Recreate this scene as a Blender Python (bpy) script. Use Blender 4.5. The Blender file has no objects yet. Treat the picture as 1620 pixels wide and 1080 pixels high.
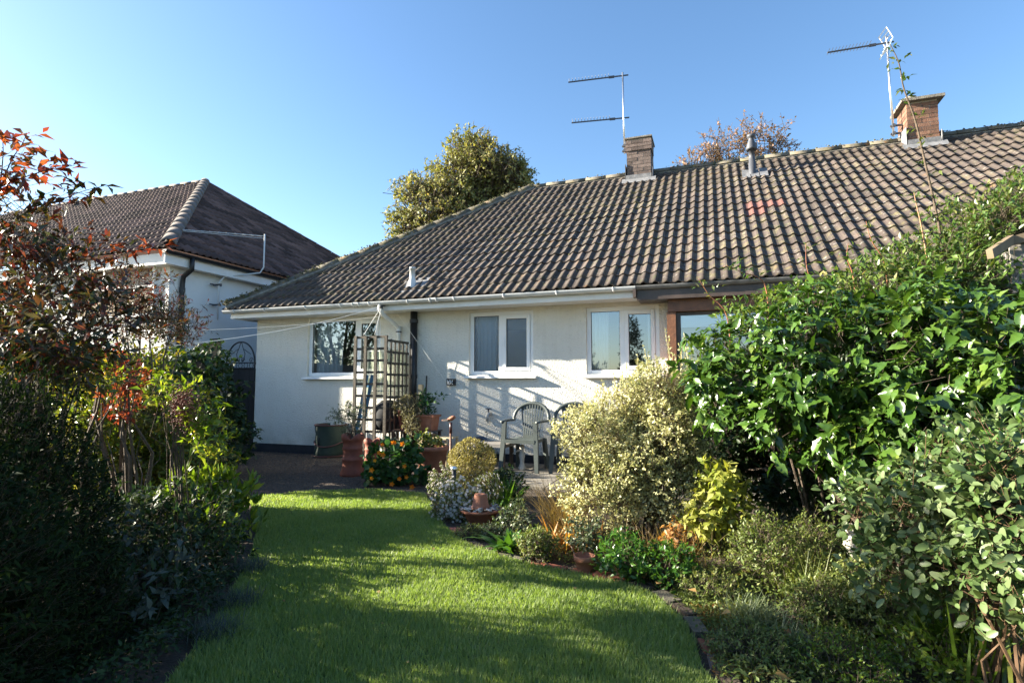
import bpy, bmesh, math, random
import numpy as np
from mathutils import Vector, Matrix
R = math.radians
random.seed(7); rng = np.random.default_rng(7)
scene = bpy.context.scene
col = scene.collection

# ---------------------------------------------------------------- camera
YAW, PITCH, EYE, FPX = R(20.0), math.atan(70/890), 1.18, 890.0
cf = np.array([-math.sin(YAW)*math.cos(PITCH), math.cos(YAW)*math.cos(PITCH), math.sin(PITCH)])
cr = np.array([math.cos(YAW), math.sin(YAW), 0.0])
cu = np.cross(cr, cf)
cam_d = bpy.data.cameras.new('camera'); cam = bpy.data.objects.new('camera', cam_d); col.objects.link(cam)
cam_d.sensor_width = 36; cam_d.lens = FPX/1620*36; cam_d.clip_start = 0.05; cam_d.clip_end = 600
cam.location = (0, 0, EYE)
cam.rotation_euler = (R(90)+PITCH, 0, YAW)
scene.camera = cam
# ---------------------------------------------------------------- light
SUN_EL, SUN_OFF = R(20.5), R(78.0)           # elevation, angle away from the wall's normal
sun_to = np.array([-math.sin(SUN_OFF)*math.cos(SUN_EL), -math.cos(SUN_OFF)*math.cos(SUN_EL), math.sin(SUN_EL)])
world = bpy.data.worlds.new('World'); scene.world = world; world.use_nodes = True
wn = world.node_tree
sky = wn.nodes.new('ShaderNodeTexSky'); sky.sky_type = 'NISHITA'; sky.sun_disc = False
sky.sun_elevation = SUN_EL; sky.sun_rotation = math.atan2(sun_to[0], sun_to[1])
sky.air_density = 1.0; sky.dust_density = 0.65; sky.ozone_density = 2.2
hs = wn.nodes.new('ShaderNodeHueSaturation'); hs.inputs['Saturation'].default_value = 1.12
wn.links.new(sky.outputs[0], hs.inputs['Color']); wn.links.new(hs.outputs[0], wn.nodes['Background'].inputs[0])
wn.nodes['Background'].inputs[1].default_value = 0.061
sd = bpy.data.lights.new('sun', 'SUN'); sd.energy = 5.0; sd.angle = R(0.5); sd.color = (1.0, 0.91, 0.74)
so = bpy.data.objects.new('sun', sd); col.objects.link(so)
so.rotation_euler = Vector(sun_to).to_track_quat('Z', 'Y').to_euler(); so.location = (-20, -5, 12)
scene.view_settings.view_transform = 'Standard'; scene.view_settings.look = 'None'
scene.view_settings.exposure = 2.4; scene.view_settings.gamma = 1
scene.view_settings.use_curve_mapping = False

# ---------------------------------------------------------------- pixel -> place helpers
def ray(px, py):
    return cf + (px-810)/FPX*cr + (540-py)/FPX*cu
def at_depth(px, py, d):
    v = ray(px, py); return np.array([0, 0, EYE]) + v*d
def at_y(px, py, Y):
    v = ray(px, py); return np.array([0, 0, EYE]) + v*(Y/v[1])
def at_ground(px, py, z=0.0):
    v = ray(px, py); return np.array([0, 0, EYE]) + v*((z-EYE)/v[2])
def depth_of(p): return float(np.dot(np.asarray(p)-np.array([0, 0, EYE]), cf))

# ---------------------------------------------------------------- materials
def mat(name, c, rough=0.7, c2=None, scale=8.0, bump=0.0, bscale=None, spec=0.5, metallic=0.0, island=0.0, detail=6.0, ramp=(0.35, 0.65), bdist=0.01):
    m = bpy.data.materials.new(name); m.use_nodes = True
    nt = m.node_tree; b = nt.nodes['Principled BSDF']
    b.inputs['Roughness'].default_value = rough
    b.inputs['Specular IOR Level'].default_value = spec
    b.inputs['Metallic'].default_value = metallic
    b.inputs['Base Color'].default_value = (*c, 1)
    tc = nt.nodes.new('ShaderNodeTexCoord'); geo = nt.nodes.new('ShaderNodeNewGeometry')
    last = None
    if c2 is not None:
        n = nt.nodes.new('ShaderNodeTexNoise'); n.inputs['Scale'].default_value = scale; n.inputs['Detail'].default_value = detail
        n.inputs['Roughness'].default_value = 0.65
        nt.links.new(geo.outputs['Position'], n.inputs['Vector'])
        r = nt.nodes.new('ShaderNodeValToRGB'); r.color_ramp.elements[0].position = ramp[0]; r.color_ramp.elements[1].position = ramp[1]
        r.color_ramp.elements[0].color = (*c, 1); r.color_ramp.elements[1].color = (*c2, 1)
        nt.links.new(n.outputs[0], r.inputs[0]); last = r.outputs[0]
        nt.links.new(last, b.inputs['Base Color'])
    if island:
        rv = rand_value(nt)
        h = nt.nodes.new('ShaderNodeHueSaturation'); mp = nt.nodes.new('ShaderNodeMapRange')
        mp.inputs['To Min'].default_value = 1-island; mp.inputs['To Max'].default_value = 1+island
        nt.links.new(rv, mp.inputs['Value']); nt.links.new(mp.outputs[0], h.inputs['Value'])
        if last is not None: nt.links.new(last, h.inputs['Color'])
        else: h.inputs['Color'].default_value = (*c, 1)
        nt.links.new(h.outputs[0], b.inputs['Base Color']); last = h.outputs[0]
    if bump:
        n2 = nt.nodes.new('ShaderNodeTexNoise'); n2.inputs['Scale'].default_value = bscale or scale*4; n2.inputs['Detail'].default_value = 5
        nt.links.new(geo.outputs['Position'], n2.inputs['Vector'])
        bp = nt.nodes.new('ShaderNodeBump'); bp.inputs['Strength'].default_value = bump; bp.inputs['Distance'].default_value = bdist
        nt.links.new(n2.outputs[0], bp.inputs['Height']); nt.links.new(bp.outputs[0], b.inputs['Normal'])
    return m
def rand_value(nt):
    geo = nt.nodes.new('ShaderNodeNewGeometry'); oi = nt.nodes.new('ShaderNodeObjectInfo')
    a = nt.nodes.new('ShaderNodeMath'); a.operation = 'ADD'
    nt.links.new(geo.outputs['Random Per Island'], a.inputs[0]); nt.links.new(oi.outputs['Random'], a.inputs[1])
    f = nt.nodes.new('ShaderNodeMath'); f.operation = 'FRACT'; nt.links.new(a.outputs[0], f.inputs[0])
    return f.outputs[0]
def leafmat(name, stops, rough=0.4, trans=0.35, tint=(1.25, 1.2, 0.55), spec=0.5, patch=3.0):
    """leaf: colour per leaf from a ramp, drifting a little in patches, lets light through"""
    m = bpy.data.materials.new(name); m.use_nodes = True
    nt = m.node_tree; b = nt.nodes['Principled BSDF']; out = nt.nodes['Material Output']
    rv = rand_value(nt)
    geo = nt.nodes.new('ShaderNodeNewGeometry')
    n = nt.nodes.new('ShaderNodeTexNoise'); n.inputs['Scale'].default_value = patch; n.inputs['Detail'].default_value = 2
    nt.links.new(geo.outputs['Position'], n.inputs['Vector'])
    mx = nt.nodes.new('ShaderNodeMath'); mx.operation = 'MULTIPLY_ADD'; mx.inputs[1].default_value = 0.6
    nt.links.new(rv, mx.inputs[0])
    mp = nt.nodes.new('ShaderNodeMapRange'); mp.inputs['From Min'].default_value = 0.3; mp.inputs['From Max'].default_value = 0.7; mp.inputs['To Max'].default_value = 0.4
    nt.links.new(n.outputs[0], mp.inputs['Value']); nt.links.new(mp.outputs[0], mx.inputs[2])
    r = nt.nodes.new('ShaderNodeValToRGB')
    while len(r.color_ramp.elements) < len(stops): r.color_ramp.elements.new(0.5)
    for i, (p, c) in enumerate(stops):
        r.color_ramp.elements[i].position = p; r.color_ramp.elements[i].color = (*c, 1)
    nt.links.new(mx.outputs[0], r.inputs[0])
    nt.links.new(r.outputs[0], b.inputs['Base Color'])
    b.inputs['Roughness'].default_value = rough; b.inputs['Specular IOR Level'].default_value = spec
    t = nt.nodes.new('ShaderNodeBsdfTranslucent')
    mt = nt.nodes.new('ShaderNodeMix'); mt.data_type = 'RGBA'; mt.blend_type = 'MULTIPLY'; mt.inputs[0].default_value = 1
    nt.links.new(r.outputs[0], mt.inputs[6]); mt.inputs[7].default_value = (*tint, 1)
    nt.links.new(mt.outputs[2], t.inputs['Color'])
    s = nt.nodes.new('ShaderNodeMixShader'); s.inputs[0].default_value = trans
    nt.links.new(b.outputs[0], s.inputs[1]); nt.links.new(t.outputs[0], s.inputs[2]); nt.links.new(s.outputs[0], out.inputs[0])
    return m
def glassmat(name, refl=0.30, rough=0.0, tint=(0.9, 0.95, 0.97), frost=0.0):
    m = bpy.data.materials.new(name); m.use_nodes = True
    nt = m.node_tree; out = nt.nodes['Material Output']; nt.nodes.remove(nt.nodes['Principled BSDF'])
    g = nt.nodes.new('ShaderNodeBsdfGlossy'); g.inputs['Roughness'].default_value = rough; g.inputs['Color'].default_value = (0.9, 0.95, 1, 1)
    if frost:
        t = nt.nodes.new('ShaderNodeBsdfTransparent'); t.inputs[0].default_value = (0.40, 0.50, 0.58, 1)
        v = nt.nodes.new('ShaderNodeTexVoronoi'); v.inputs['Scale'].default_value = 130
        geo = nt.nodes.new('ShaderNodeNewGeometry'); nt.links.new(geo.outputs['Position'], v.inputs['Vector'])
        bp = nt.nodes.new('ShaderNodeBump'); bp.inputs['Strength'].default_value = 0.5; bp.inputs['Distance'].default_value = 0.003
        nt.links.new(v.outputs[0], bp.inputs['Height']); nt.links.new(bp.outputs[0], g.inputs['Normal'])
    else:
        t = nt.nodes.new('ShaderNodeBsdfTransparent'); t.inputs[0].default_value = (*tint, 1)
    fr = nt.nodes.new('ShaderNodeFresnel'); fr.inputs['IOR'].default_value = 1.5
    ad = nt.nodes.new('ShaderNodeMath'); ad.operation = 'ADD'; ad.inputs[1].default_value = refl
    nt.links.new(fr.outputs[0], ad.inputs[0])
    s = nt.nodes.new('ShaderNodeMixShader'); nt.links.new(ad.outputs[0], s.inputs[0])
    nt.links.new(t.outputs[0], s.inputs[1]); nt.links.new(g.outputs[0], s.inputs[2]); nt.links.new(s.outputs[0], out.inputs[0])
    return m

# ---------------------------------------------------------------- mesh helpers
class MB:
    def __init__(s): s.v = []; s.f = []
    def add(s, vs, fs):
        o = len(s.v); s.v += [tuple(map(float, v)) for v in vs]; s.f += [tuple(i+o for i in f) for f in fs]; return s
    def box(s, a, b, bev=0.0):
        x0, y0, z0 = a; x1, y1, z1 = b
        return s.add([(x0,y0,z0),(x1,y0,z0),(x1,y1,z0),(x0,y1,z0),(x0,y0,z1),(x1,y0,z1),(x1,y1,z1),(x0,y1,z1)],
              [(0,3,2,1),(4,5,6,7),(0,1,5,4),(1,2,6,5),(2,3,7,6),(3,0,4,7)])
    def bar(s, p, q, w, h, up=(0,0,1)):
        """box-section bar from p to q, w across, h along up"""
        p = Vector(p); q = Vector(q); d = (q-p).normalized(); up = Vector(up)
        side = d.cross(up)
        if side.length < 1e-4: side = d.cross(Vector((0,1,0)))
        side.normalize(); u2 = side.cross(d).normalized()
        vs = []
        for c in (p, q):
            for a, b in ((-1,-1),(1,-1),(1,1),(-1,1)): vs.append(c + side*(a*w/2) + u2*(b*h/2))
        return s.add(vs, [(3,2,1,0),(4,5,6,7),(0,1,5,4),(1,2,6,5),(2,3,7,6),(3,0,4,7)])
    def tube(s, pts, r, n=8, caps=True, flat=1.0):
        pts = [Vector(p) for p in pts]; rs = r if isinstance(r, (list, tuple)) else [r]*len(pts)
        vs = []; prev = None
        for i, p in enumerate(pts):
            d = (pts[min(i+1, len(pts)-1)] - pts[max(i-1, 0)])
            d = d.normalized() if d.length > 1e-9 else Vector((0,0,1))
            if prev is None:
                a = d.cross(Vector((0,0,1)));
                if a.length < 1e-3: a = Vector((1,0,0))
            else:
                a = prev - d*prev.dot(d)
                if a.length < 1e-4: a = d.orthogonal()
            a.normalize(); prev = a; b = d.cross(a)
            for k in range(n):
                t = 2*math.pi*k/n; vs.append(p + a*(math.cos(t)*rs[i]) + b*(math.sin(t)*rs[i]*flat))
        fs = []
        for i in range(len(pts)-1):
            for k in range(n): fs.append((i*n+k, i*n+(k+1)%n, (i+1)*n+(k+1)%n, (i+1)*n+k))
        if caps: fs.append(tuple(range(n))[::-1]); fs.append(tuple(range((len(pts)-1)*n, len(pts)*n)))
        return s.add(vs, fs)
    def lathe(s, c, prof, n=24, tilt=None):
        vs = []; M = tilt or Matrix.Identity(3)
        for r, z in prof:
            for k in range(n):
                t = 2*math.pi*k/n; vs.append(Vector(c) + M @ Vector((r*math.cos(t), r*math.sin(t), z)))
        fs = []
        for i in range(len(prof)-1):
            for k in range(n): fs.append((i*n+k, i*n+(k+1)%n, (i+1)*n+(k+1)%n, (i+1)*n+k))
        return s.add(vs, fs)
    def prism(s, poly, axis, a, b):
        """2-D polygon swept along an axis"""
        n = len(poly); vs = []
        for t in (a, b):
            for p in poly:
                v = [p[0], p[1]]; v.insert(axis, t); vs.append(v)
        fs = [tuple(range(n))[::-1], tuple(range(n, 2*n))]
        for k in range(n): fs.append((k, (k+1)%n, n+(k+1)%n, n+k))
        return s.add(vs, fs)
    def build(s, name, m, parent=None, smooth=False):
        me = bpy.data.meshes.new(name); me.from_pydata(s.v, [], s.f); me.validate()
        return link(name, me, m, parent, smooth)
def link(name, me, m, parent=None, smooth=False):
    if m is not None and not me.materials: me.materials.append(m)
    if smooth: me.shade_smooth()
    o = bpy.data.objects.new(name, me); col.objects.link(o)
    if parent is not None:
        o.parent = parent
        if parent.type == 'EMPTY': o.matrix_parent_inverse = Matrix.Translation(parent.location).inverted()
    return o
def tag(o, label=None, cat=None, group=None, kind=None):
    if label: o['label'] = label
    if cat: o['category'] = cat
    if group: o['group'] = group
    if kind: o['kind'] = kind
    return o
def thing(name, label, cat, loc=(0,0,0), group=None):
    o = bpy.data.objects.new(name, None); col.objects.link(o); o.location = tuple(map(float, loc)); o.empty_display_size = 0.1
    return tag(o, label, cat, group)
def np_mesh(name, verts, faces):
    """verts (N,3); faces (M,k) all one size"""
    me = bpy.data.meshes.new(name)
    M, k = faces.shape
    me.vertices.add(len(verts)); me.vertices.foreach_set('co', np.ascontiguousarray(verts, dtype=np.float32).ravel())
    me.loops.add(M*k); me.loops.foreach_set('vertex_index', np.ascontiguousarray(faces, dtype=np.int32).ravel())
    me.polygons.add(M); me.polygons.foreach_set('loop_start', np.arange(M, dtype=np.int32)*k)
    me.update(calc_edges=True)
    return me

# ---------------------------------------------------------------- leaves
def ovate(w=0.25, fold=0.07, droop=0.12):
    v = [(0,0,0),(0,.48,-fold*.3),(0,1,-droop),(-w,.42,fold),(w,.42,fold)]
    return np.array(v, float), [(0,1,3),(0,4,1),(3,1,2),(1,4,2)]
def diamond(w=0.25):
    v = [(0,0,0),(-w,.5,.05),(0,1,-.05),(w,.5,.05)]
    return np.array(v, float), [(0,2,1),(0,3,2)]
def holly(w=0.235, fold=0.09, droop=0.26, n=7):
    """long pointed leaf with a wavy toothed edge and a folded midrib"""
    v = []; ys = np.linspace(0, 1, n+1); mid = []
    for i, y in enumerate(ys): v.append((0, y, -droop*y*y)); mid.append(i)
    L = []; Rr = []
    for i in range(1, n):
        y = ys[i]; ww = w*math.sin(math.pi*min(1, y*1.02)**0.85)*(1.07 if i % 2 else 0.92)
        zz = fold*(1.2 if i % 2 else 0.5) - droop*y*y
        L.append(len(v)); v.append((-ww, y-.03, zz)); Rr.append(len(v)); v.append((ww, y-.03, zz))
    f = []
    for side, sgn in ((L, 1), (Rr, -1)):
        ch = [0]+side+[n]
        for i in range(n):
            a, b, c, d = mid[i], mid[i+1], ch[i+1], ch[i]
            tri = []
            if c != b: tri.append((a, b, c))
            if d != a: tri.append((a, c, d))
            for t in tri: f.append(t if sgn > 0 else t[::-1])
    return np.array(v, float), f
def oval(w=.3, fold=.05, droop=.12):
    v = [(0,0,0),(0,.5,-fold*.3),(0,1,-droop),(-w*.8,.22,fold*.8),(-w,.55,fold),(-w*.6,.88,fold*.3-droop*.6),(w*.8,.22,fold*.8),(w,.55,fold),(w*.6,.88,fold*.3-droop*.6)]
    return np.array(v, float), [(0,1,3),(3,1,4),(4,1,5),(5,1,2),(0,6,1),(6,7,1),(7,8,1),(8,2,1)]
def roundleaf(n=8):
    v = [(0,.5,-.05)]+[(.5*math.cos(2*math.pi*k/n), .5+.5*math.sin(2*math.pi*k/n), .05) for k in range(n)]
    return np.array(v, float), [(0, 1+k, 1+(k+1)%n) for k in range(n)]
def norm(a): return a/np.maximum(np.linalg.norm(a, axis=-1, keepdims=True), 1e-9)
def frames(dirs, ups):
    y = norm(dirs); x = norm(np.cross(y, ups)); z = np.cross(x, y); return x, y, z
def leaf_cloud(tpl, pos, dirs, ups, size):
    tv, tf = tpl; x, y, z = frames(dirs, ups); size = np.asarray(size).reshape(-1, 1, 1)
    V = pos[:, None, :] + size*(tv[None, :, 0:1]*x[:, None, :] + tv[None, :, 1:2]*y[:, None, :] + tv[None, :, 2:3]*z[:, None, :])
    F = np.array(tf)[None] + (np.arange(len(pos))*len(tv))[:, None, None]
    return V.reshape(-1, 3), F.reshape(-1, 3)
def leaves_obj(name, tpl, pos, dirs, ups, size, m, parent=None, n_ind=0, ind_name='leaf', smooth=False):
    """n_ind leaves that show largest become single objects, the rest one mesh"""
    N = len(pos); idx = np.arange(N); size = np.broadcast_to(size, (N,)).copy()
    if n_ind:
        rel = pos-np.array([0,0,EYE]); d = rel@cf; u = rel@cr/np.maximum(d, .01); w = rel@cu/np.maximum(d, .01)
        inside = (d > .3) & (abs(u) < .92) & (abs(w) < .62)
        # hidden-ness: prefer the leaves nearest the camera inside each small cell of view
        cell = (np.floor(u*60)*1000+np.floor(w*60)).astype(int)
        score = np.where(inside, size/np.maximum(d, .3), 0)
        order = np.argsort(d); seen = {}
        rank = np.zeros(N)
        for i in order:
            k = cell[i]; rank[i] = seen.get(k, 0); seen[k] = rank[i]+1
        score = score/(1+rank*2)
        pick = np.argsort(-score)[:n_ind]
        me = np_mesh(ind_name, tpl[0], np.array(tpl[1])); me.materials.append(m)
        if smooth: me.shade_smooth()
        x, y, z = frames(dirs[pick], ups[pick])
        inv = Matrix.Translation(parent.location).inverted() if parent is not None and parent.type == 'EMPTY' else None
        for j, i in enumerate(pick):
            o = bpy.data.objects.new(ind_name, me); col.objects.link(o); s = size[i]
            Mx = Matrix(((x[j][0]*s, y[j][0]*s, z[j][0]*s, pos[i][0]), (x[j][1]*s, y[j][1]*s, z[j][1]*s, pos[i][1]), (x[j][2]*s, y[j][2]*s, z[j][2]*s, pos[i][2]), (0,0,0,1)))
            o.parent = parent
            if inv is not None: o.matrix_parent_inverse = inv
            o.matrix_basis = Mx
        keep = np.ones(N, bool); keep[pick] = False; idx = idx[keep]
    V, F = leaf_cloud(tpl, pos[idx], dirs[idx], ups[idx], size[idx])
    me = np_mesh(name, V, F)
    if smooth: me.shade_smooth()
    return link(name, me, m, parent)
def rnd_dirs(n): return norm(rng.normal(size=(n, 3)))
def shell_points(ells, n, shell=0.55, bump=0.18, seed_scale=3.0):
    """points in a set of ellipsoids, thicker towards a lumpy surface; ells: (centre, radii[, weight])"""
    w = np.array([ (e[2] if len(e) > 2 else 1)*np.prod(e[1])**(2/3) for e in ells]); w = w/w.sum()
    out = []; outd = []
    ph = rng.uniform(0, 6.28, (6,)); fr = rnd_dirs(6)*rng.uniform(3, 8, (6, 1))
    for e, k in zip(ells, (w*n).astype(int)):
        c, r = np.array(e[0], float), np.array(e[1], float)
        d = rnd_dirs(k); q = shell + (1-shell)*rng.uniform(0, 1, (k, 1))**0.6
        lump = 1 + bump*np.mean([np.sin(d@(fr[i])+ph[i]+c[0]*9) for i in range(6)], axis=0)[:, None]*2
        out.append(c + d*r*q*lump); outd.append(norm(d/r))
    return np.concatenate(out), np.concatenate(outd)
def clustered(tips, tipd, k, twig, spread=0.9, outward=0.6, up=0.25, jitter=1.0):
    """k leaves along a short twig at each tip"""
    n = len(tips)
    td = norm(tipd*outward + rnd_dirs(n)*spread*0.6 + np.array([0,0,up]))
    t = rng.uniform(0, 1, (n, k, 1))
    pos = tips[:, None, :] + td[:, None, :]*t*twig + rng.normal(size=(n, k, 3))*twig*0.10*jitter
    ld = norm(td[:, None, :]*0.7 + rng.normal(size=(n, k, 3))*spread)
    up_ = norm(tipd[:, None, :]*0.8 + np.array([0,0,0.9]) + rng.normal(size=(n, k, 3))*0.45)
    return pos.reshape(-1, 3), ld.reshape(-1, 3), up_.reshape(-1, 3), td
def twigs_mesh(tips, td, twig, r=0.002):
    """thin three-sided twigs behind the leaves"""
    n = len(tips); a = tips - td*twig*1.2; b = tips + td*twig*0.9
    x = norm(np.cross(td, np.array([0.31, 0.52, 0.79]))); y = np.cross(td, x)
    V = []
    for c, s in ((a, r), (b, r*.5)):
        for k in range(3):
            t = 2.094*k; V.append(c + x*math.cos(t)*s + y*math.sin(t)*s)
    V = np.stack(V, 1).reshape(-1, 3)
    F = np.array([(0,1,4),(0,4,3),(1,2,5),(1,5,4),(2,0,3),(2,3,5)])[None] + (np.arange(n)*6)[:, None, None]
    return V, F.reshape(-1, 3)
def branches(mb, base, tips, r0=0.02, n=14, sag=0.1):
    for i in range(n):
        t = Vector(tips[rng.integers(len(tips))]); b = Vector(base) + Vector((rng.normal()*.06, rng.normal()*.06, 0))
        m1 = b.lerp(t, .4) + Vector((0, 0, (t-b).length*sag)) + Vector(rng.normal(size=3)*.05)
        m2 = b.lerp(t, .75) + Vector(rng.normal(size=3)*.04)
        mb.tube([b, m1, m2, t], [r0, r0*.7, r0*.45, r0*.15], n=5, caps=False)
def blades(n, base, length, width, lean=0.6, seg=4, arch=0.5, base_r=0.05, up=0.9):
    """arching strap leaves; base (n,3) or a point"""
    base = np.broadcast_to(np.array(base, float), (n, 3)) + np.concatenate([rng.normal(size=(n, 2))*base_r, np.zeros((n, 1))], 1)
    az = rng.uniform(0, 2*np.pi, n); h = np.stack([np.cos(az), np.sin(az), np.zeros(n)], 1)
    L = length*rng.uniform(.6, 1.1, n)[:, None]; ln = lean*rng.uniform(.2, 1.2, n)[:, None]
    side = np.stack([-np.sin(az), np.cos(az), np.zeros(n)], 1); V = []
    for i in range(seg+1):
        t = i/seg
        c = base + L*(h*ln*t + np.array([0,0,1])*(up*t - arch*t*t*ln))
        w = width*(1-t**2.2)*(0.6+0.8*t*(1-t)*2) + 0.0004
        V.append(c - side*w/2); V.append(c + side*w/2)
    V = np.stack(V, 1).reshape(-1, 3)
    f = []
    for i in range(seg): a = 2*i; f += [(a, a+1, a+3), (a, a+3, a+2)]
    F = np.array(f)[None] + (np.arange(n)*2*(seg+1))[:, None, None]
    return V, F.reshape(-1, 3)
def in_poly(x, y, poly):
    x = np.asarray(x); y = np.asarray(y); c = np.zeros(x.shape, bool); n = len(poly); j = n-1
    for i in range(n):
        xi, yi = poly[i][0], poly[i][1]; xj, yj = poly[j][0], poly[j][1]
        if yi != yj: c ^= ((yi > y) != (yj > y)) & (x < (xj-xi)*(y-yi)/(yj-yi)+xi)
        j = i
    return c
def sample_poly(poly, n, zpow=None):
    P = np.array([[p[0], p[1]] for p in poly]); lo, hi = P.min(0), P.max(0); out = []
    while sum(map(len, out)) < n:
        q = rng.uniform(lo, hi, (n*2, 2)); out.append(q[in_poly(q[:, 0], q[:, 1], poly)])
    return np.concatenate(out)[:n]
def blend_curve(pts, k=6):
    """smooth a polyline (Catmull-Rom)"""
    P = [np.array(p, float) for p in pts]; out = []
    for i in range(len(P)-1):
        a = P[max(i-1, 0)]; b = P[i]; c = P[i+1]; d = P[min(i+2, len(P)-1)]
        for j in range(k):
            t = j/k; out.append(.5*((2*b)+(-a+c)*t+(2*a-5*b+4*c-d)*t*t+(-a+3*b-3*c+d)*t**3))
    out.append(P[-1]); return out
# ================================================================ MATERIALS
M = {}
M['render'] = mat('render_wall', (0.66,0.63,0.56), 0.85, (0.74,0.72,0.65), 1.3, bump=1.0, bscale=52, bdist=0.016, ramp=(.3,.7))
M['render_side'] = mat('render_neighbour', (0.66,0.66,0.64), 0.9, (0.76,0.76,0.75), 0.9, bump=0.25, bscale=60)
def weather(m):
    nt = m.node_tree; b = nt.nodes['Principled BSDF']; src = b.inputs['Base Color'].links[0].from_socket
    geo = nt.nodes.new('ShaderNodeNewGeometry'); sep = nt.nodes.new('ShaderNodeSeparateXYZ'); nt.links.new(geo.outputs['Position'], sep.inputs[0])
    def layer(src, vecscale, scale, lo, hi, col, amt, zlo, zhi):
        mp = nt.nodes.new('ShaderNodeMapping'); mp.inputs['Scale'].default_value = vecscale; nt.links.new(geo.outputs['Position'], mp.inputs[0])
        n = nt.nodes.new('ShaderNodeTexNoise'); n.inputs['Scale'].default_value = scale; n.inputs['Detail'].default_value = 6; n.inputs['Roughness'].default_value = .7; nt.links.new(mp.outputs[0], n.inputs['Vector'])
        r = nt.nodes.new('ShaderNodeMapRange'); r.inputs['From Min'].default_value = lo; r.inputs['From Max'].default_value = hi; nt.links.new(n.outputs[0], r.inputs['Value'])
        z = nt.nodes.new('ShaderNodeMapRange'); z.inputs['From Min'].default_value = zlo; z.inputs['From Max'].default_value = zhi; z.inputs['To Max'].default_value = amt; nt.links.new(sep.outputs['Z'], z.inputs['Value'])
        mu = nt.nodes.new('ShaderNodeMath'); mu.operation = 'MULTIPLY'; nt.links.new(r.outputs[0], mu.inputs[0]); nt.links.new(z.outputs[0], mu.inputs[1])
        mx = nt.nodes.new('ShaderNodeMix'); mx.data_type = 'RGBA'; nt.links.new(mu.outputs[0], mx.inputs[0]); nt.links.new(src, mx.inputs[6]); mx.inputs[7].default_value = (*col, 1); return mx.outputs[2]
    s = layer(src, (1,1,1), 3.0, .35, .7, (.30,.29,.22), .75, .55, .05)          # splash dirt near the ground
    s = layer(s, (9,9,.7), 1.5, .50, .75, (.50,.48,.41), .38, .6, 2.4)            # rain streaks
    s = layer(s, (1,1,1), 1.1, .50, .62, (.76,.70,.54), .45, 1.7, 2.45)            # cream patches, stronger towards the eaves
    s = layer(s, (1,1,1), 22, .60, .68, (.40,.38,.32), .5, -1, 0)                 # small grime specks
    nt.links.new(s, b.inputs['Base Color'])
weather(M['render'])
M['upvc'] = mat('upvc_white', (0.80,0.81,0.82), 0.28)
M['gutter'] = mat('gutter_grey', (0.50,0.52,0.53), 0.35, (0.62,0.63,0.63), 5)
M['fascia'] = mat('fascia_white', (0.74,0.75,0.75), 0.4, (0.66,0.66,0.64), 4)
M['brown'] = mat('brown_timber', (0.10,0.045,0.025), 0.5, (0.20,0.085,0.04), 9, bump=.3)
M['darkbrown'] = mat('dark_brown_boards', (0.045,0.032,0.026), 0.4, (0.085,0.06,0.05), 5, bump=.1)
M['black'] = mat('black_paint', (0.012,0.012,0.014), 0.45)
M['blackiron'] = mat('black_iron', (0.015,0.015,0.017), 0.5)
M['plinth'] = mat('bitumen_plinth', (0.015,0.016,0.02), 0.8, (0.03,0.03,0.035), 8)
M['lead'] = mat('lead_flashing', (0.11,0.115,0.125), 0.7, (0.22,0.22,0.23), 9, bump=.3)
M['metal'] = mat('aluminium', (0.72,0.73,0.75), 0.28, metallic=0.9)
M['darkmetal'] = mat('weathered_aluminium', (0.075,0.08,0.095), 0.6, metallic=0.3)
M['brick'] = mat('chimney_brick', (0.13,0.062,0.042), 0.85, (0.18,0.10,0.065), 14, bump=.6, bscale=60, island=.35)
M['mortar'] = mat('mortar', (0.26,0.23,0.20), 0.95, (0.36,0.33,0.29), 20, bump=.4)
M['cap'] = mat('weathered_cement', (0.11,0.10,0.09), 0.95, (0.24,0.22,0.18), 12, bump=.7, bscale=50)
M['glass'] = glassmat('window_glass', 0.26)
M['frost'] = glassmat('frosted_glass', 0.12, rough=0.16, frost=1)
M['curtain'] = mat('curtain', (0.74,0.76,0.76), 0.9, (0.80,0.81,0.81), 5)
M['interior'] = mat('interior_paint', (0.10,0.10,0.11), 0.9)
M['wood_grey'] = mat('weathered_trellis', (0.060,0.050,0.038), 0.85, (0.115,0.096,0.072), 18, bump=.5)
M['rope'] = mat('white_cord', (0.80,0.78,0.72), 0.6)
M['terracotta'] = mat('terracotta', (0.27,0.095,0.05), 0.8, (0.36,0.15,0.085), 11, bump=.25, bscale=60)
M['terracotta_dark'] = mat('terracotta_dark', (0.17,0.045,0.026), 0.75, (0.24,0.075,0.045), 9, bump=.25)
M['chairp'] = mat('chair_plastic', (0.050,0.062,0.060), 0.45, (0.065,0.08,0.076), 6)
M['soil'] = mat('soil', (0.030,0.020,0.013), 0.95, (0.075,0.052,0.034), 9, bump=1.0, bscale=45, bdist=.02)
M['paving'] = mat('paving', (0.13,0.115,0.095), 0.9, (0.22,0.20,0.165), 6, bump=.5, bscale=50)
M['gravel'] = mat('gravel', (0.045,0.028,0.017), 0.9, (0.12,0.082,0.055), 30, island=.5)
M['stone'] = mat('pale_stone', (0.36,0.33,0.29), 0.9, (0.55,0.52,0.46), 16, bump=.5)
M['bark'] = mat('bark', (0.055,0.040,0.028), 0.95, (0.12,0.09,0.065), 22, bump=.8)
M['redstem'] = mat('red_stems', (0.22,0.06,0.03), 0.6, (0.30,0.13,0.06), 12)

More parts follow.
